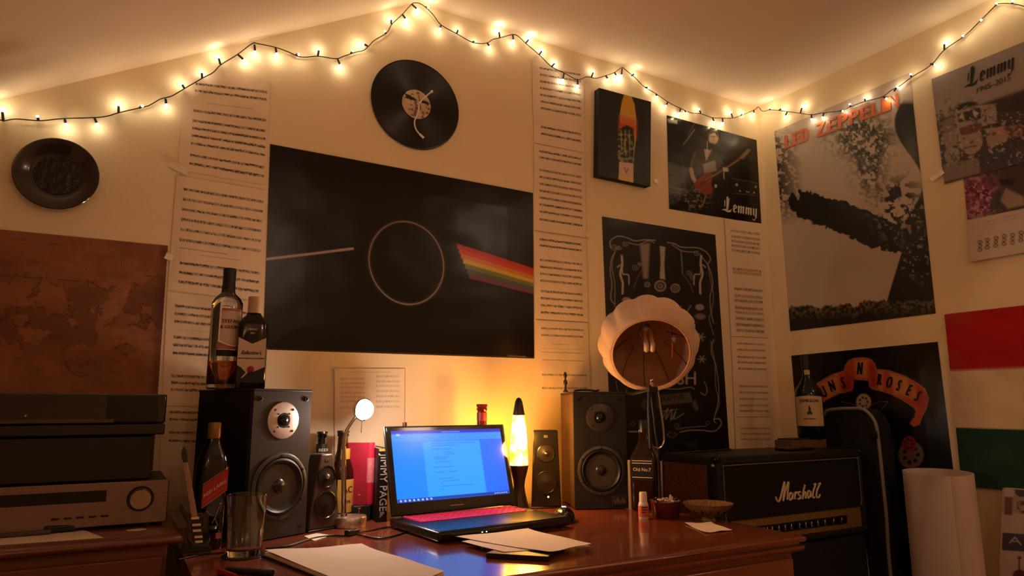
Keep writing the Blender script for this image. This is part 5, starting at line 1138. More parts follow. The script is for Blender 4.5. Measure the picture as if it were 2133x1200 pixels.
flat_sheet('note', P4([(633, 1118), (660, 1112), (690, 1116), (655, 1128)]), DZ+.0006, 'small pinkish scrap of paper in front of the unlit mini speaker', 'paper')
# stack right of centre
nb = P4([(1012, 1163), (1095, 1128), (1175, 1140), (1142, 1171)]); mb = MB()
mb.prism([(float(a), float(b)) for a, b in nb], lambda x, y, h: (x, y, DZ+.0004+h), 0, .010); tag(mb.build('notebook', mat('notebook_black', '14100e', .5), bevel=.001), 'thin black notebook under the loose papers before the laptop', 'notebook')
flat_sheet('paper_sheet', P4([(948, 1131), (1100, 1114), (1232, 1146), (1143, 1165)]), DZ+.0118, 'top loose paper in front of the laptop', 'paper', lift=.004, th=.0006)
flat_sheet('paper_sheet', P4([(962, 1139), (1105, 1117), (1228, 1149), (1050, 1162)]), DZ+.0106, 'lower loose paper peeking out above the black notebook', 'paper', lift=.001, th=.0006)
# clipped pages at bottom left
bk = [(float(a), float(b)) for a, b in P4([(546, 1162), (640, 1150), (860, 1215), (800, 1260)])]
bk = [tuple(atz(x, y)[:2]) for x, y in ((544, 1160), (752, 1146), (925, 1205), (800, 1262))]
t = thing('document_folder', 'thick pad of white pages on a dark green cover, bottom edge of the photo', 'folder', (float(bk[0][0]), float(bk[0][1]), DZ))
mb = rel(MB(), t); mb.prism([(float(a), float(b)) for a, b in bk], lambda x, y, h: (x, y, DZ+.0004+h), 0, .003); mb.build('cover', mat('dark_green_card', '16241c', .5), t)
ins = [(bk[0][0]*.98+bk[2][0]*.02, bk[0][1]*.98+bk[2][1]*.02), (bk[1][0]*.98+bk[3][0]*.02, bk[1][1]*.98+bk[3][1]*.02), bk[2], bk[3]]
mb = rel(MB(), t); mb.prism([(float(a), float(b)) for a, b in ins], lambda x, y, h: (x, y, DZ+.0034+h), 0, .007); mb.build('pages', m_pap, t, .001)
o = flat_sheet('top_page', ins, DZ+.0108, None, None, lift=.006, th=.0005); o.parent = t; o.location = o.location-t.location
# mouse
c = atz(1183, 1086); t = thing('computer_mouse', 'black computer mouse with a small blue light, right of the laptop', 'mouse', (c[0], c[1]+.02, DZ), math.radians(62))
rs = []
for k in range(13):
    q = k/12.; x_ = -.055+.11*q; w_ = .031*math.sin(PI*min(1, q*.93+.07))**.45; h_ = .036*math.sin(PI*min(1, q*.85+.12))**.7
    rs.append([(x_, w_*math.cos(PI*j/12), h_*math.sin(PI*j/12)**.8+.001) for j in range(13)])
MB().rings(rs).build('shell', mat('gloss_black', '0c0b0b', .15, coat=.5), t)
MB().lathe([(.007, -.003), (.0085, -.001), (.0085, .001), (.007, .003)], 20, (0, 0, 0), axis='y').build('scroll_wheel', m_rub, t)
[c_ for c_ in t.children if 'scroll' in c_.name][0].location = (.034, 0, .026)
MB().box(-.012, .004, -.006, .006, .0345, .0372).build('light', mat('blue_light', '8a90ff', .3, emis='8088ff', estr=3.5), t, .001)
# ------------------------------------------------------------ books and bits behind the lamp
c1, c2 = atz(757, 1086), atz(800, 1092); m_rb = mat('red_book_cloth', '8a1428', .45, var=.08); m_bb = mat('black_book_cloth', '0f0d0d', .4)
def standing_book(name, label, x0, y0, rz, th, dep, z0, h, cov, group):
    """spine towards -y in its own frame, thickness along x"""
    t = thing(name, label, 'book', (x0, y0, z0), rz, group)
    MB().box(0, .003, 0, dep, 0, h).box(th-.003, th, 0, dep, 0, h).box(0, th, -.003, 0, 0, h).build('cover', cov, t, .0015)
    MB().box(.003, th-.003, 0, dep-.004, .004, h-.004).build('pages', m_pap, t)
    return t
BY = -.175; jb = xcol(785, BY, DZ+.1); zj = zrow(jb, BY, 934)-DZ
t = standing_book('book', 'tall black book with white spine lettering, touching the laptop screen', jb, BY, math.radians(-6), .030, .155, DZ, zj, m_bb, 'books behind the laptop')
mb = MB()
for d in (-.0005, 0, .0005): mb.text('JIMMY PAGE', lambda x, y, h: (.0148+y+d, -.0036, zj*.54-x), 0, .0285, center=True)
mb.build('spine_lettering', mat('lettering_cream', 'd8c8b8', .5), t)
mb = MB().box(.003, .027, -.0034, -.003, zj*.96, zj*.995); mb.build('spine_band', mat('label_gold', 'c0903c', .45, .2, var=.15), t)
mb = MB()
for d in (0, .0004): mb.text('JP', lambda x, y, h: (.0148+x+d, -.0036, zj*.10+y), 0, .016, center=True)
mb.build('spine_mark', mat('lettering_cream', 'd8c8b8', .5), t)
# black box that carries the red book
RYb = -.145; xr = xcol(785, RYb, DZ+.1)
xl = xcol(738, RYb+.0, DZ+.05); zb_ = zrow(xr, RYb, 1051)-DZ
tag(MB().box(xl-.0, jb-.004, RYb+.004, RYb+.13, DZ+.0005, DZ+zb_-.001).build('storage_box', mat('box_black', '100e0e', .45), bevel=.002), 'low black box underneath the red book', 'box')
zr_ = zrow(xr, RYb, 922)-DZ
t = thing('book', 'red hardback book turned cover-forward on the low black box', 'book', (xr-.013, RYb+.004, DZ+zb_), math.radians(0), 'books behind the laptop')
hb = zr_-zb_; k_ = (xcol(738, RYb+.05, DZ+.1)-xr)
ang_ = math.radians(38)
# hinged at the spine, cover turning away to the left
def rb(x, y): return (-x*math.cos(ang_)-y*math.sin(ang_)*.0, y+x*math.sin(ang_)*.9)
cvw = .092
mb = MB(); mb.add([(*rb(a, b), z) for z in (0, hb) for a, b in ((0, 0), (cvw, 0), (cvw, .003), (0, .003))], [(0, 1, 2, 3), (7, 6, 5, 4), (0, 4, 5, 1), (1, 5, 6, 2), (2, 6, 7, 3), (3, 7, 4, 0)]); mb.build('front_cover', m_rb, t)
mb = MB(); mb.add([(*rb(a, b), z) for z in (.003, hb-.003) for a, b in ((.002, .003), (cvw-.003, .003), (cvw-.003, .017), (.002, .017))], [(0, 1, 2, 3), (7, 6, 5, 4), (0, 4, 5, 1), (1, 5, 6, 2), (2, 6, 7, 3), (3, 7, 4, 0)]); mb.build('pages', m_pap, t)
MB().lathe([(.010, 0), (.0105, .002), (.0105, hb-.002), (.010, hb)], 24, (-.002, .010, 0), ey=.9).build('spine', mat('red_spine', 'b01c34', .35, var=.06), t)
MB().lathe([(.0108, hb*.35), (.0108, hb*.75)], 24, (-.002, .010, 0), ey=.9, cap0=False, cap1=False).build('spine_title', mat('spine_pink', 'b8606a', .5, var=.3, scale=200), t)
# key ring standing by the lamp base
c = atz(748, 1088); kx, ky = xcol(748, -.185, DZ+.05), -.185; zk = zrow(kx, ky, 1045)
tag(MB().tube([(kx+.0075*math.cos(2*PI*j/28), ky-.002, zk+.018*math.sin(2*PI*j/28)) for j in range(28)], .0011, 6, closed=True).tube([(kx, ky-.002, zk-.018), (kx, ky, DZ+.001)], .0012, 6).lathe([(.008, 0), (.008, .002)], 16, (kx, ky, DZ)).build('wire_ring_stand', mat('copper', 'b06a50', .3, .9)), 'thin coppery wire ring standing beside the lamp base', 'ring stand')
kx = xcol(843, -.10, DZ+.25); zk = zrow(kx, -.10, 880)
t = thing('pen', 'brown pen end sticking up behind the laptop screen', 'pen', (kx, -.10, DZ)); MB().lathe([(.003, 0), (.0055, .02), (.0055, zk-DZ-.012)], 14).build('barrel', mat('pen_brown', '4a2018', .4), t); MB().lathe([(.0065, zk-DZ-.012), (.0065, zk-DZ), (.004, zk-DZ+.0005)], 14).build('cap', mat('pen_cap', '5a2a20', .35), t)
# figurine and cable on the right speaker
fx_, fy_ = xcol(1178, -.19, TR_TOP), -.19; fz = lambda py: zrow(fx_, fy_, py)-TR_TOP
t = thing('figurine', 'tiny dark metal chess-like figurine on the right speaker', 'figurine', (fx_, fy_, TR_TOP))
hF = fz(775); MB().lathe([(.0085, 0), (.0085, .003), (.004, .008), (.0035, hF*.35), (.0065, hF*.42), (.0065, hF*.55), (.003, hF*.62), (.003, hF*.70), (.0055, hF*.80), (.0055, hF*.90), (.002, hF)], 24).build('body', mat('pewter', '5a4a40', .2, .95), t)
pts = [(fx_+.02+.022*k+.002*math.sin(k*3), fy_-.02+.012*math.sin(k*1.9)-.006*k, TR_TOP+.004+.003*abs(math.sin(k*2.1))) for k in range(5)]
tag(MB().tube(smooth_path(pts, 5), .0032, 8).build('coiled_cable', m_blk), 'short black cable lying on top of the right speaker', 'cable')
# ------------------------------------------------------------ drinking glass, mini guitar, pens on the left
c = atz(508, 1158); s_ = 1/pxm(c); zz = lambda py: zrow(c[0], c[1], py)-DZ
tag(MB().lathe([(.001, .0003), (44*s_, .0003), (45*s_, .001), (44*s_, .0022), (.001, .0022)], 48, (c[0], c[1], DZ)).build('coaster', mat('coaster_black', '120e0c', .35), recenter=True), 'round black coaster under the empty drinking glass', 'coaster')
t = thing('drinking_glass', 'empty clear straight-sided drinking glass on a coaster', 'glass', (c[0], c[1], DZ+.0024)); hg = zz(1032)
MB().lathe([(33*s_, 0), (34.5*s_, .002), (37*s_, hg*.5), (41.5*s_, hg), (40.8*s_, hg+.0008), (40*s_, hg), (35.6*s_, hg*.5), (33*s_, .016), (28*s_, .012), (.001, .011)], 64).build('tumbler', m_gclear, t)
# miniature guitar on a stand
GYp = -.375; gb = np.array([xcol(415, GYp, DZ+.03), GYp, DZ]); s_ = 1/pxm(gb)
t = thing('miniature_guitar', 'tiny black and cream electric guitar ornament on a stand', 'ornament', (gb[0], gb[1], DZ))
gp = lambda px, py, e=0.: Vector((np.array(aty(px, py, GYp+e))-gb).tolist())
bodyo = [(405, 1140), (392, 1128), (386, 1108), (390, 1090), (378, 1070), (373, 1056), (378, 1048), (386, 1056), (392, 1068), (398, 1072), (416, 1068), (424, 1070), (430, 1062), (436, 1070), (434, 1084), (432, 1100), (438, 1120), (434, 1136), (424, 1143)]
def outl(mb, pts, e, th): 
    return mb.prism(pts, lambda a, b, h: tuple(gp(a, b, e-h)), 0, th)
outl(MB(), bodyo, 0, .010).build('body', mat('sunburst_black', '140e14', .12, coat=.7), t, .0015)
outl(MB(), [(404, 1132), (398, 1110), (400, 1090), (404, 1080), (422, 1078), (424, 1090), (422, 1110), (426, 1132)], -.0102, .0015).build('pickguard', mat('guard_dark', '241a14', .3), t)
for y0_, x0_, w_ in ((1080, 406, 17), (1094, 409, 18), (1106, 410, 18), (1119, 413, 17), (1129, 414, 16)): outl(MB(), [(x0_-w_/2+.5, y0_-2.4), (x0_+w_/2, y0_-3.6), (x0_+w_/2+.5, y0_+1.2), (x0_-w_/2+1, y0_+2.4)], -.0118, .002).build('pickup', mat('pickup_cream', 'f0d8b4', .3, .1), t)
outl(MB(), [(382, 964), (392, 963), (412, 1076), (399, 1078)], -.011, .004).build('neck', mat('neck_wood', 'a07c68', .35), t)
outl(MB(), [(378, 950), (379, 935), (384, 930), (389, 940), (392, 962), (382, 964)], -.011, .004).build('headstock', mat('sunburst_black', '140e14', .12, coat=.7), t)
for k in range(6): MB().sphere(tuple(gp(377.5+k*.4, 936+k*4.2, -.013)), .0017, seg=6).build('tuning_peg', m_chrome, t)
MB().tube([gp(388, 965, -.0156), gp(402, 1076, -.0156)], .0004, 4).tube([gp(390, 965, -.0156), gp(405, 1076, -.0156)], .0004, 4).build('strings', m_chrome, t)
outl(MB(), [(380, 1132), (384, 1124), (388, 1134), (440, 1138), (441, 1150), (374, 1152)], .004, .022).build('stand', m_blk, t, .001)
# black and red pens at the lower edge
c = atz(497, 1194); tag(MB().tube([(c[0]-.02, c[1]+.012, DZ+.006), (c[0]+.05, c[1]-.06, DZ+.006)], .006, 12).build('marker_pen', m_blk), 'black marker pen lying at the bottom edge of the photo', 'pen')
c = atz(456, 1196); tag(MB().tube([(c[0], c[1], DZ+.0055), (c[0]+.02, c[1]-.07, DZ+.0055)], .0055, 12).build('marker_pen', mat('pen_red', '8a1c18', .3)), 'dark red marker pen lying left of the black one', 'pen')
# cables
m_cab2 = mat('cable_black', '0e0c0c', .45)
def cable(L, label, r=.0022): return tag(MB().tube(smooth_path([tuple(atz(x, y)[:2])+(DZ+r+.0004,) for x, y in L], 6), r, 8).build('cable', m_cab2), label, 'cable')
cable([(372, 1168), (420, 1157), (455, 1154), (468, 1153)], 'thin black cable between the guitar ornament and the glass', .0016)
cable([(553, 1145), (600, 1140), (650, 1124), (690, 1118), (718, 1119)], 'black cable curving right from the glass to the inline adapter')
cable([(745, 1112), (775, 1106), (810, 1100), (845, 1101)], 'upper black cable from the adapter to the laptop')
cable([(746, 1116), (790, 1124), (830, 1116), (850, 1108)], 'lower black cable looping towards the laptop corner')
a_, b_ = atz(718, 1119), atz(748, 1111); an = math.atan2(b_[1]-a_[1], b_[0]-a_[0]); mb = MB(); mb.T = Matrix.Translation(((a_[0]+b_[0])/2, (a_[1]+b_[1])/2, DZ)) @ Matrix.Rotation(an, 4, 'Z'); mb.box(-.022, .022, -.008, .008, .0005, .014); tag(mb.build('inline_adapter', m_blk, bevel=.003), 'small black inline adapter on the cable before the lamp', 'adapter')
# ------------------------------------------------------------ amplifier
AX0, AX1, AYF, AYB, AZ0, AZ1 = 1.384, 2.112, -.46, -.20, .618, .905
m_tol = mat('black_tolex', '16120f', .42, var=.15, scale=120, bump=.9, bscale=420); m_pip = mat('grey_piping', '6a645c', .45); m_clo = mat('black_grille_cloth', '070606', .85, var=.2, scale=300)
m_gp = mat('gold_control_panel', '8a7038', .45, .35, var=.06)
t = thing('amplifier_head', 'black guitar amplifier head with a white script name and gold knob panel', 'amplifier', ((AX0+AX1)/2, AYF, AZ0)); cx_ = (AX0+AX1)/2
hA = AZ1-AZ0; hw = (AX1-AX0)/2; dA = AYB-AYF
PZ0, PZ1 = .022, .088        # control panel band
MB().box(-hw, hw, .03, dA, 0, hA).build('case', m_tol, t, .016, bseg=4)
MB().box(-hw, -hw+.026, 0, .035, 0, hA).build('side_frame', m_tol, t, .008, bseg=3); MB().box(hw-.018, hw, 0, .035, 0, hA).build('side_frame', m_tol, t, .008, bseg=3)
MB().box(-hw+.01, hw-.01, 0, .035, hA-.028, hA).build('top_frame', m_tol, t, .008, bseg=3); MB().box(-hw+.01, hw-.01, 0, .035, 0, .020).build('bottom_frame', m_tol, t, .006)
f = MB().box(-hw+.026, hw-.018, .008, .03, PZ1, hA-.028).build('grille_cloth', m_clo, t)
MB().box(-hw+.026, hw-.018, .012, .03, PZ0-.002, PZ1).build('control_panel', m_gp, t)
MB().box(-hw+.05, hw-.10, .0105, .012, .036, .064).build('panel_stripe', mat('panel_black', '0e0b08', .4), t)
MB().tube(smooth_path([(-hw+.030, .004, PZ1+.004), (-hw+.029, .004, hA-.034), (-hw+.034, .004, hA-.030), (0, .004, hA-.0295), (hw-.026, .004, hA-.030), (hw-.021, .004, hA-.034), (hw-.020, .004, PZ1+.03), (hw-.026, .004, PZ1+.006)], 5), .0022, 6).build('piping', m_pip, t)
xk = [xcol(px, AYF, AZ0+.05)-cx_ for px in (1590, 1597, 1607, 1621, 1634, 1647, 1664, 1677, 1689, 1702, 1717, 1735, 1752)]
for k, x_ in enumerate(xk):
    kn = MB().lathe([(.0085, 0), (.0085, .010), (.0065, .013), (.001, .0135)], 20, (x_, .0105, .050), axis='y').build('control_knob', mat('knob_black', '0c0b0b', .3), t)
    MB().box(x_-.0012, x_+.0012, -.0045, -.0030, .052, .061).build('pointer', mat('pointer_white', 'f0e6e0', .4), kn)
    MB().lathe([(.0032, .013), (.0028, .0148), (.0005, .015)], 10, (x_, .0105, .047), axis='y').build('cap', m_chrome, kn)
MB().box(-hw-.0015, -hw, .045, dA-.02, .03, hA-.03).build('lit_tolex_side', mat('lamplit_tolex', '7a4826', .5, var=.5, scale=160, bump=.8, bscale=300), t, .0005)  # black tolex side, with the orange lamp glow put into its colour
for sx in (-1, 1):
    for zc_ in (hA-.010, .012): MB().sphere((sx*(hw-.006), .006, zc_), .012, seg=8).build('corner_cap', mat('corner_black', '1a1816', .25, .5), t)
MB().sphere((-hw-.001, .018, hA-.030), .007, seg=8).lathe([(.010, -.001), (.010, .002)], 16, (-hw, .018, hA-.030), axis='x').build('strap_button', mat('steel', 'b0aaa0', .3, 1), t)
# script name, in strokes
mk = lambda P: smooth_path([tuple(np.array(aty(1560+x/4., 900+y/4., AYF+.001))-np.array([cx_, AYF, AZ0])) for x, y in P], 5)
strokes = [[(222, 540), (232, 572), (250, 575), (268, 525), (285, 450), (296, 415)], [(296, 415), (290, 500), (284, 575)], [(284, 575), (305, 480), (330, 415)], [(330, 415), (322, 500), (318, 565)],
           [(362, 515), (345, 508), (334, 540), (340, 566), (356, 552), (364, 515), (362, 560)], [(380, 500), (382, 560)], [(382, 530), (392, 503), (404, 508)], [(428, 500), (412, 502), (410, 520), (428, 535), (424, 555), (404, 558)],
           [(466, 440), (452, 500), (446, 560)], [(448, 540), (464, 505), (474, 510), (470, 556)], [(512, 498), (496, 492), (486, 522), (492, 550), (506, 535), (514, 498), (512, 545)],
           [(556, 432), (534, 500), (532, 545), (546, 545)], [(592, 428), (566, 490), (562, 540), (580, 545), (592, 520)], [(540, 440), (556, 432)], [(578, 436), (596, 428)]]
mb = MB()
for P in strokes: mb.tube(mk(P), .0033, 8)
mb.build('script_name', mat('script_cream', 'd8c4a0', .45), t)
t2 = thing('speaker_cabinet', 'black guitar speaker cabinet beneath the amplifier head', 'speaker cabinet', (cx_, -.28, 0))
MB().box(-hw, hw, -.17, .17, .03, AZ0-.006).build('case', m_tol, t2, .012, bseg=3); MB().box(-hw+.03, hw-.03, -.174, -.17, .06, AZ0-.04).build('grille_cloth', m_clo, t2)
for sx in (-1, 1):
    for sy_ in (-.13, .13): MB().lathe([(.02, 0), (.018, .03)], 16, (sx*(hw-.05), sy_, 0)).build('foot', m_rub, t2)
for sx in (-1, 1): MB().lathe([(.016, 0), (.014, .006)], 16, (sx*(hw-.05), -.13, AZ0-.006)).build('stacking_cup', m_rub, t2)
# things on the amplifier
jy = -.30; bx0, bx1 = xcol(1650, jy-.03, AZ1), xcol(1722, jy-.03, AZ1); hB = zrow(bx1, jy-.03, 912)-AZ1
hB = max(.018, hB)
t = thing('wooden_block', 'small brown box under the green whiskey bottle', 'box', ((bx0+bx1)/2, jy, AZ1)); w_ = (bx1-bx0)/2
MB().box(-w_, w_, -.03, .045, 0, hB*.86).build('body', mat('brown_card', '6a5034', .6), t, .001); MB().box(-w_+.01, w_-.012, -.024, .04, hB*.86, hB).build('lid', mat('dark_card', '2a2018', .6), t, .001)
jx = xcol(1690, jy, AZ1+.05); jz = AZ1+hB; s_ = 1/pxm((jx, jy, jz)); zz = lambda py: zrow(jx, jy, py)-jz; am = facing(jx, jy)
t = bottle('whiskey_bottle', (jx, jy, jz), 'green whiskey bottle with a cream label, standing on the amplifier', [(25*s_, 0), (27*s_, .004), (27*s_, zz(822)), (25*s_, zz(812)), (17*s_, zz(800)), (9.5*s_, zz(786)), (8.5*s_, zz(772)), (8.2*s_, zz(752))], m_ggreen)
MB().lathe([(9.5*s_, zz(768)), (9.6*s_, zz(742)), (1*s_, zz(741))], 28).build('cap', mat('dark_green_cap', '141a12', .35), t)
strip(MB(), 8.8*s_, am-.6, am+.7, lambda u: zz(794), lambda u: zz(771)).build('neck_label', mat('label_cream', 'c8b088', .5, var=.04), t)
lb = strip(MB(), 27*s_, am-1.15, am+1.2, lambda u: zz(887), lambda u: zz(827)+.004*math.sin(PI*u)).build('label', mat('label_cream', 'c8b088', .5, var=.04), t)
tx = MB(); wraptext(tx, 'JAMESON', .0165, 27*s_, am, zz(836), both=.0006); tx.build('lettering', mat('label_brown', '4a2412', .5), lb); tx = MB(); wraptext(tx, 'IRISH WHISKEY', .0065, 27*s_, am, zz(872), both=.0003); tx.build('lettering', mat('label_brown', '4a2412', .5), lb)
mb = MB(); mb.T = Matrix.Rotation(am, 4, 'Z'); e_ = 27*s_+.0012
mb.prism([(-.010, zz(863)), (.010, zz(863)), (.008, zz(858)), (.004, zz(856)), (.005, zz(850)), (.0, zz(844)), (-.004, zz(850)), (-.003, zz(856)), (-.008, zz(858))], lambda a, b, h: (e_+h-.001, a, b), 0, .001); mb.build('crest', mat('crest_green', '2a3a22', .5), lb)
wx0, wx1 = xcol(1618, -.36, AZ1), xcol(1690, -.40, AZ1)
tag(MB().box(wx0, wx1, -.41, -.35, AZ1+.0008, AZ1+.010).build('wallet', m_blk, bevel=.003), 'flat black wallet lying left of the brown box on the amplifier', 'wallet')
c0 = xcol(1480, -.33, AZ1); tag(MB().tube(smooth_path([(c0-.06, -.30, AZ1+.004), (c0, -.31, AZ1+.005), (c0+.06, -.29, AZ1+.004), (c0+.16, -.27, AZ1+.004)], 5), .003, 8).build('cable', m_cab2), 'black cable lying along the top of the amplifier', 'cable')
# ------------------------------------------------------------ gig bag
GX = 2.135; gpt = lambda px, py: atx(px, py, GX)
outb = [gpt(x, y) for x, y in ((1722, 856), (1745, 852), (1770, 851), (1795, 852), (1812, 864), (1824, 885), (1830, 925), (1838, 1000), (1846, 1080), (1850, 1150))]
o2 = [(float(p[1]), float(p[2])) for p in outb]; o2 = [(o2[0][0]+.06, .25), (o2[0][0]+.05, .80), (o2[0][0]+.03, o2[0][1]-.03)]+o2+[(o2[-1][0], .25), (o2[-1][0]+.05, .02), (o2[0][0]+.0, .02)]
t = thing('guitar_gig_bag', 'black padded guitar bag with grey piping, standing behind the amplifier corner', 'guitar bag', (GX+.05, sum(a for a, b in o2)/len(o2), 0)); L = t.location
MB().prism([(a-L.y, b) for a, b in o2], lambda a, b, h: (-.05+h, a, b), 0, .10).build('bag', mat('black_nylon', '0e0c0b', .7, var=.2, scale=40, bump=.5, bscale=60), t, .018, bseg=4)
pp = [(-.053, a-L.y-.003, b) for a, b in o2[2:14]]
MB().tube(smooth_path(pp, 4), .006, 8).build('piping', mat('bag_piping', '8a8078', .5), t)
q = gpt(1823, 905); MB().box(-.062, -.045, q[1]-L.y-.014, q[1]-L.y+.014, q[2]-.014, q[2]+.014).build('buckle', mat('buckle', '1a1614', .3), t, .004)
q = gpt(1800, 1150); MB().tube(smooth_path([(-.058, float(gpt(1803, 1130)[1])-L.y, float(gpt(1803, 1130)[2])), (-.06, float(gpt(1808, 1160)[1])-L.y, float(gpt(1808, 1160)[2])), (-.06, float(gpt(1814, 1210)[1])-L.y, float(gpt(1814, 1210)[2]))], 5), .004, 6).build('strap', mat('bag_piping', '8a8078', .5), t)
# ------------------------------------------------------------ rolled paper and poster box at the right edge
RXp = 2.13; ya, yb = atx(1875, 985, RXp)[1], atx(2020, 985, RXp)[1]; yc = (ya+yb)/2; ry_ = (ya-yb)/2; zt_ = zrow(RXp, yc, 984)
t = thing('paper_roll', 'wide roll of pale wrapping paper with a long crease, right of the black poster', 'paper roll', (RXp+.02, yc, 0))
rs = []
for z_, k_ in ((0, 1.05), (.2, 1.03), (.4, 1.01), (zt_-.02, 1.0), (zt_, 1.0)):
    ring = []
    for j in range(64):
        a = 2*PI*j/64; cr_ = 1-.10*math.exp(-((a-3.72)/.05)**2)-.05*math.exp(-((a-3.95)/.04)**2); ring.append((.052*math.cos(a)*cr_, ry_*k_*math.sin(a), z_+(.008*math.cos(a) if z_ > .5 else 0)))
    rs.append(ring)
inn = [[(p[0]*.93, p[1]*.97, p[2]) for p in r_] for r_ in rs[::-1]]
MB().rings(rs+inn, cap0=False, cap1=False).build('roll', mat('wrapping_paper', 'cdb7a6', .75, var=.05, scale=8, bump=.2, bscale=14), t)
MB().box(-.01, .01, -.02, .02, 0, .004).build('tape_end', m_tape, t)
BXp = 2.205; tl_, bl_ = atx(2088, 1017, BXp), atx(2081, 1205, BXp)
def art_box(A):
    z = lambda P: [(2060+x/5.45, 980+y/5.45) for x, y in P]
    A.mix(np.clip((1070-A.Y)/2, 0, 1), 'a08c6c'); A.poly(z([(175, 205), (290, 205), (280, 300), (170, 300)]), 'b8a498', 2); A.poly(z([(180, 300), (270, 305), (265, 510), (175, 505)]), '6a4028', 2)
    A.poly(z([(290, 215), (600, 200), (600, 300), (340, 300), (300, 270)]), '2a2224', 3); A.noise(np.clip((A.X-2117)/3, 0, 1)*np.clip((A.Y-1042)/4, 0, 1)*np.clip((1072-A.Y)/4, 0, 1), '2a1c18', 6, .5, .1, 4)
    A.poly(z([(155, 705), (900, 760), (900, 960), (150, 905)]), '3c363c', 1.5)
    A.line(z([(232, 825), (295, 758), (365, 845)]), 2.2, 'c0b0a8', 1.2); A.line(z([(250, 800), (340, 812)]), 1.6, 'c0b0a8', 1.2)
    A.poly(z([(330, 975), (362, 975), (362, 1010), (352, 1015), (355, 1200), (330, 1200), (338, 1015), (328, 1010)]), '3a1c1c', 1.5); A.ell(2060+345/5.45, 980+1190/5.45, 14, 12, '5a2a22', 2)
n_ = np.array([0, -.30, 0])
t = thing('boxed_print', 'flat white box with a guitar picture and dark band, lower right corner', 'box', (BXp+.02, float(tl_[1])-.15, 0))
Lb = np.array(t.location)
o = sheet('printed_front', [tl_, tl_+n_, bl_+n_, bl_], 90, 130, art_box, m_semi, NR, 'b8a090', thick=.0006); o.parent = t; o.location = o.location-t.location
MB().add([tuple(p) for p in [tl_-Lb+[.0012, 0, 0], tl_+n_-Lb+[.0012, 0, 0], (BXp-Lb[0]+.0012, tl_[1]+n_[1]-Lb[1], 0), (BXp-Lb[0]+.0012, bl_[1]-Lb[1], 0)]]+[tuple(p) for p in [tl_-Lb+[.035, 0, 0], tl_+n_-Lb+[.035, 0, 0], (BXp-Lb[0]+.035, tl_[1]+n_[1]-Lb[1], 0), (BXp-Lb[0]+.035, bl_[1]-Lb[1], 0)]], [(0, 1, 2, 3), (7, 6, 5, 4), (0, 4, 5, 1), (1, 5, 6, 2), (2, 6, 7, 3), (3, 7, 4, 0)]).build('box_body', mat('box_white', 'c8b8a8', .6), t)
# ------------------------------------------------------------ string of lights
wire = [(-60, 252), (0, 250), (7, 252), (33, 248), (73, 251), (93, 251), (133, 247), (197, 245), (223, 242), (247, 235), (290, 225), (310, 220), (333, 207), (347, 203), (360, 199), (385, 184), (406, 172), (423, 162), (444, 151), (460, 135), (494, 114), (525, 91), (537, 91), (575, 99), (600, 108), (628, 119), (661, 117), (687, 121), (703, 122), (714, 118), (740, 109), (757, 105), (768, 96), (780, 84), (806, 68), (816, 51), (838, 30), (856, 10), (864, 6), (876, 8), (890, 18), (904, 33), (919, 52), (951, 70), (984, 88), (1012, 90), (1027, 82), (1041, 79), (1068, 72), (1080, 76), (1095, 90), (1123, 114), (1149, 139), (1175, 152), (1203, 166), (1222, 160), (1242, 163), (1263, 157), (1280, 151), (1295, 141), (1302, 145), (1323, 162), (1341, 180), (1366, 195), (1392, 213), (1418, 226), (1439, 235), (1460, 237), (1484, 245), (1505, 246), (1526, 246), (1545, 240), (1573, 228)]
wire2 = [(1603, 229), (1620, 230), (1637, 232), (1667, 236), (1690, 239), (1716, 235), (1750, 231), (1775, 221), (1802, 211), (1820, 207), (1840, 201), (1855, 189), (1877, 177), (1900, 160), (1940, 135), (1967, 104), (2009, 75), (2045, 40), (2070, 15), (2078, 8), (2110, 8), (2133, 13), (2175, 22)]
bulbs = [((7, 252), (4, 226)), ((80, 251), (78, 240)), ((135, 249), (138, 262)), ((197, 246), (204, 262)), ((247, 235), (247, 215)), ((290, 225), (301, 222)), ((345, 206), (347, 222)), ((384, 184), (377, 172)), ((421, 163), (420, 147)), ((459, 134), (454, 116)), ((496, 114), (512, 128)), ((530, 93), (532, 112)), ((574, 99), (577, 116)), ((616, 114), (620, 116)), ((662, 117), (665, 100)), ((703, 122), (710, 140)), ((730, 112), (735, 107)), ((766, 96), (754, 90)), ((804, 70), (798, 67)), ((815, 50), (815, 37)), ((838, 30), (848, 43)), ((858, 9), (872, 22)), ((886, 15), (891, 19)),
         ((919, 52), (916, 62)), ((951, 70), (956, 59)), ((984, 88), (991, 85)), ((1015, 90), (1022, 99)), ((1041, 79), (1039, 62)), ((1068, 72), (1070, 88)), ((1095, 90), (1104, 79)), ((1123, 114), (1131, 103)), ((1149, 139), (1158, 129)), ((1175, 152), (1172, 170)), ((1203, 165), (1204, 182)), ((1232, 161), (1237, 147)), ((1262, 158), (1268, 167)), ((1280, 151), (1286, 160)), ((1296, 143), (1294, 161)), ((1316, 158), (1323, 152)), ((1344, 182), (1352, 183)), ((1366, 195), (1370, 203)), ((1391, 213), (1386, 222)),
         ((1418, 226), (1414, 238)), ((1426, 230), (1431, 236)), ((1460, 236), (1455, 226)), ((1484, 245), (1489, 256)), ((1505, 246), (1506, 259)), ((1526, 245), (1522, 232)), ((1543, 241), (1548, 236)), ((1570, 229), (1571, 239))]
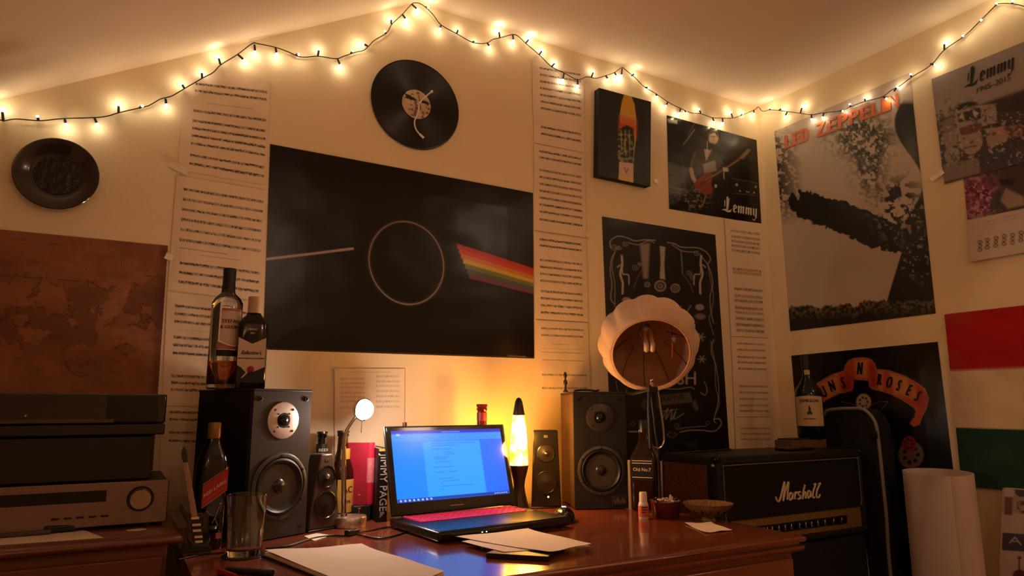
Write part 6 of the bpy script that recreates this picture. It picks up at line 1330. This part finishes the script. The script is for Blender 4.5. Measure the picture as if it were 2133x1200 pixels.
bulbs2 = [((1604, 229), (1607, 222)), ((1622, 230), (1631, 225)), ((1640, 233), (1634, 244)), ((1667, 236), (1672, 220)), ((1690, 238), (1691, 251)), ((1716, 235), (1713, 247)), ((1750, 231), (1757, 232)), ((1771, 222), (1774, 216)), ((1802, 212), (1801, 202)), ((1840, 201), (1848, 207)), ((1862, 190), (1871, 179)), ((1898, 160), (1902, 152)), ((1938, 133), (1950, 136)), ((1967, 104), (1967, 87)), ((2004, 78), (2011, 75)), ((2043, 42), (2051, 45)), ((2074, 12), (2078, 9)), ((2108, 8), (2113, 4))]
OFF = .016
wb = lambda x, y, e=OFF: np.array(aty(x, y, -e)); wr = lambda x, y, e=OFF: np.array(atx(x, y, W-e))
t = thing('fairy_light_string', 'lit string of warm white fairy lights looping along the wall tops', 'string lights', (.9, -.02, 2.0)); Lf = np.array(t.location)
p1 = [tuple(wb(x, y)-Lf) for x, y in wire]; p2 = [tuple(wr(x, y)-Lf) for x, y in wire2]
p1 = [(a, b, min(c_, ZC-.005-Lf[2])) for a, b, c_ in p1]; p2 = [(a, b, min(c_, ZC-.006-Lf[2])) for a, b, c_ in p2]
cor = [tuple(np.array([W-.03, -.022, float(wb(1588, 227)[2])])-Lf), tuple(np.array([W-.018, -.035, float(wr(1598, 228)[2])])-Lf)]
MB().tube(smooth_path(p1+cor+p2, 4), .0016, 6).build('wire', mat('dark_green_wire', '14170f', .5), t)
m_sock = mat('bulb_socket', '12150e', .4); m_led = mat('warm_led', 'fff4dc', .4, emis='fff0e0', estr=25)
led = None; soc = None
for (a, b), fn, nn in [(q, wb, (0, -1, 0)) for q in bulbs]+[(q, wr, (-1, 0, 0)) for q in bulbs2]:
    pa = Vector((fn(*a)-Lf).tolist()); pb_ = Vector((fn(*b)-Lf).tolist()); mx = ZC-.008-Lf[2]
    pa.z = min(pa.z, mx); pb_.z = min(pb_.z, mx); d = pb_-pa; Ld = max(d.length, .016)
    if d.length < .016: d = d.normalized()*.010+Vector(nn)*.012
    d.normalize(); Ls = .020
    if soc is None:
        so = MB().lathe([(.0028, 0), (.0032, .004), (.0032, .017), (.0026, .020)], 10).build('socket', m_sock, t); soc = so
        bu = MB().lathe([(.0022, 0), (.0032, .002), (.0034, .005), (.0026, .0078), (.0006, .009)], 10).build('bulb', m_led, so); led = bu
    else:
        so = soc.copy(); COL.objects.link(so); so.parent = t; bu = led.copy(); COL.objects.link(bu); bu.parent = so
    so.location = pa; so.rotation_mode = 'QUATERNION'; so.rotation_quaternion = d.to_track_quat('Z', 'Y'); k_ = max(.3, (Ld-.004)/.024)
    so.scale = (1, 1, min(k_, 1.6)); bu.location = (0, 0, .0195)
    g = random.uniform(.6, 1.5)
    point_light('bulb_light', tuple(pa+d*(Ld+.006)+Vector(nn)*.008), P_BULB*g, (1, .82, .50), .004, t)
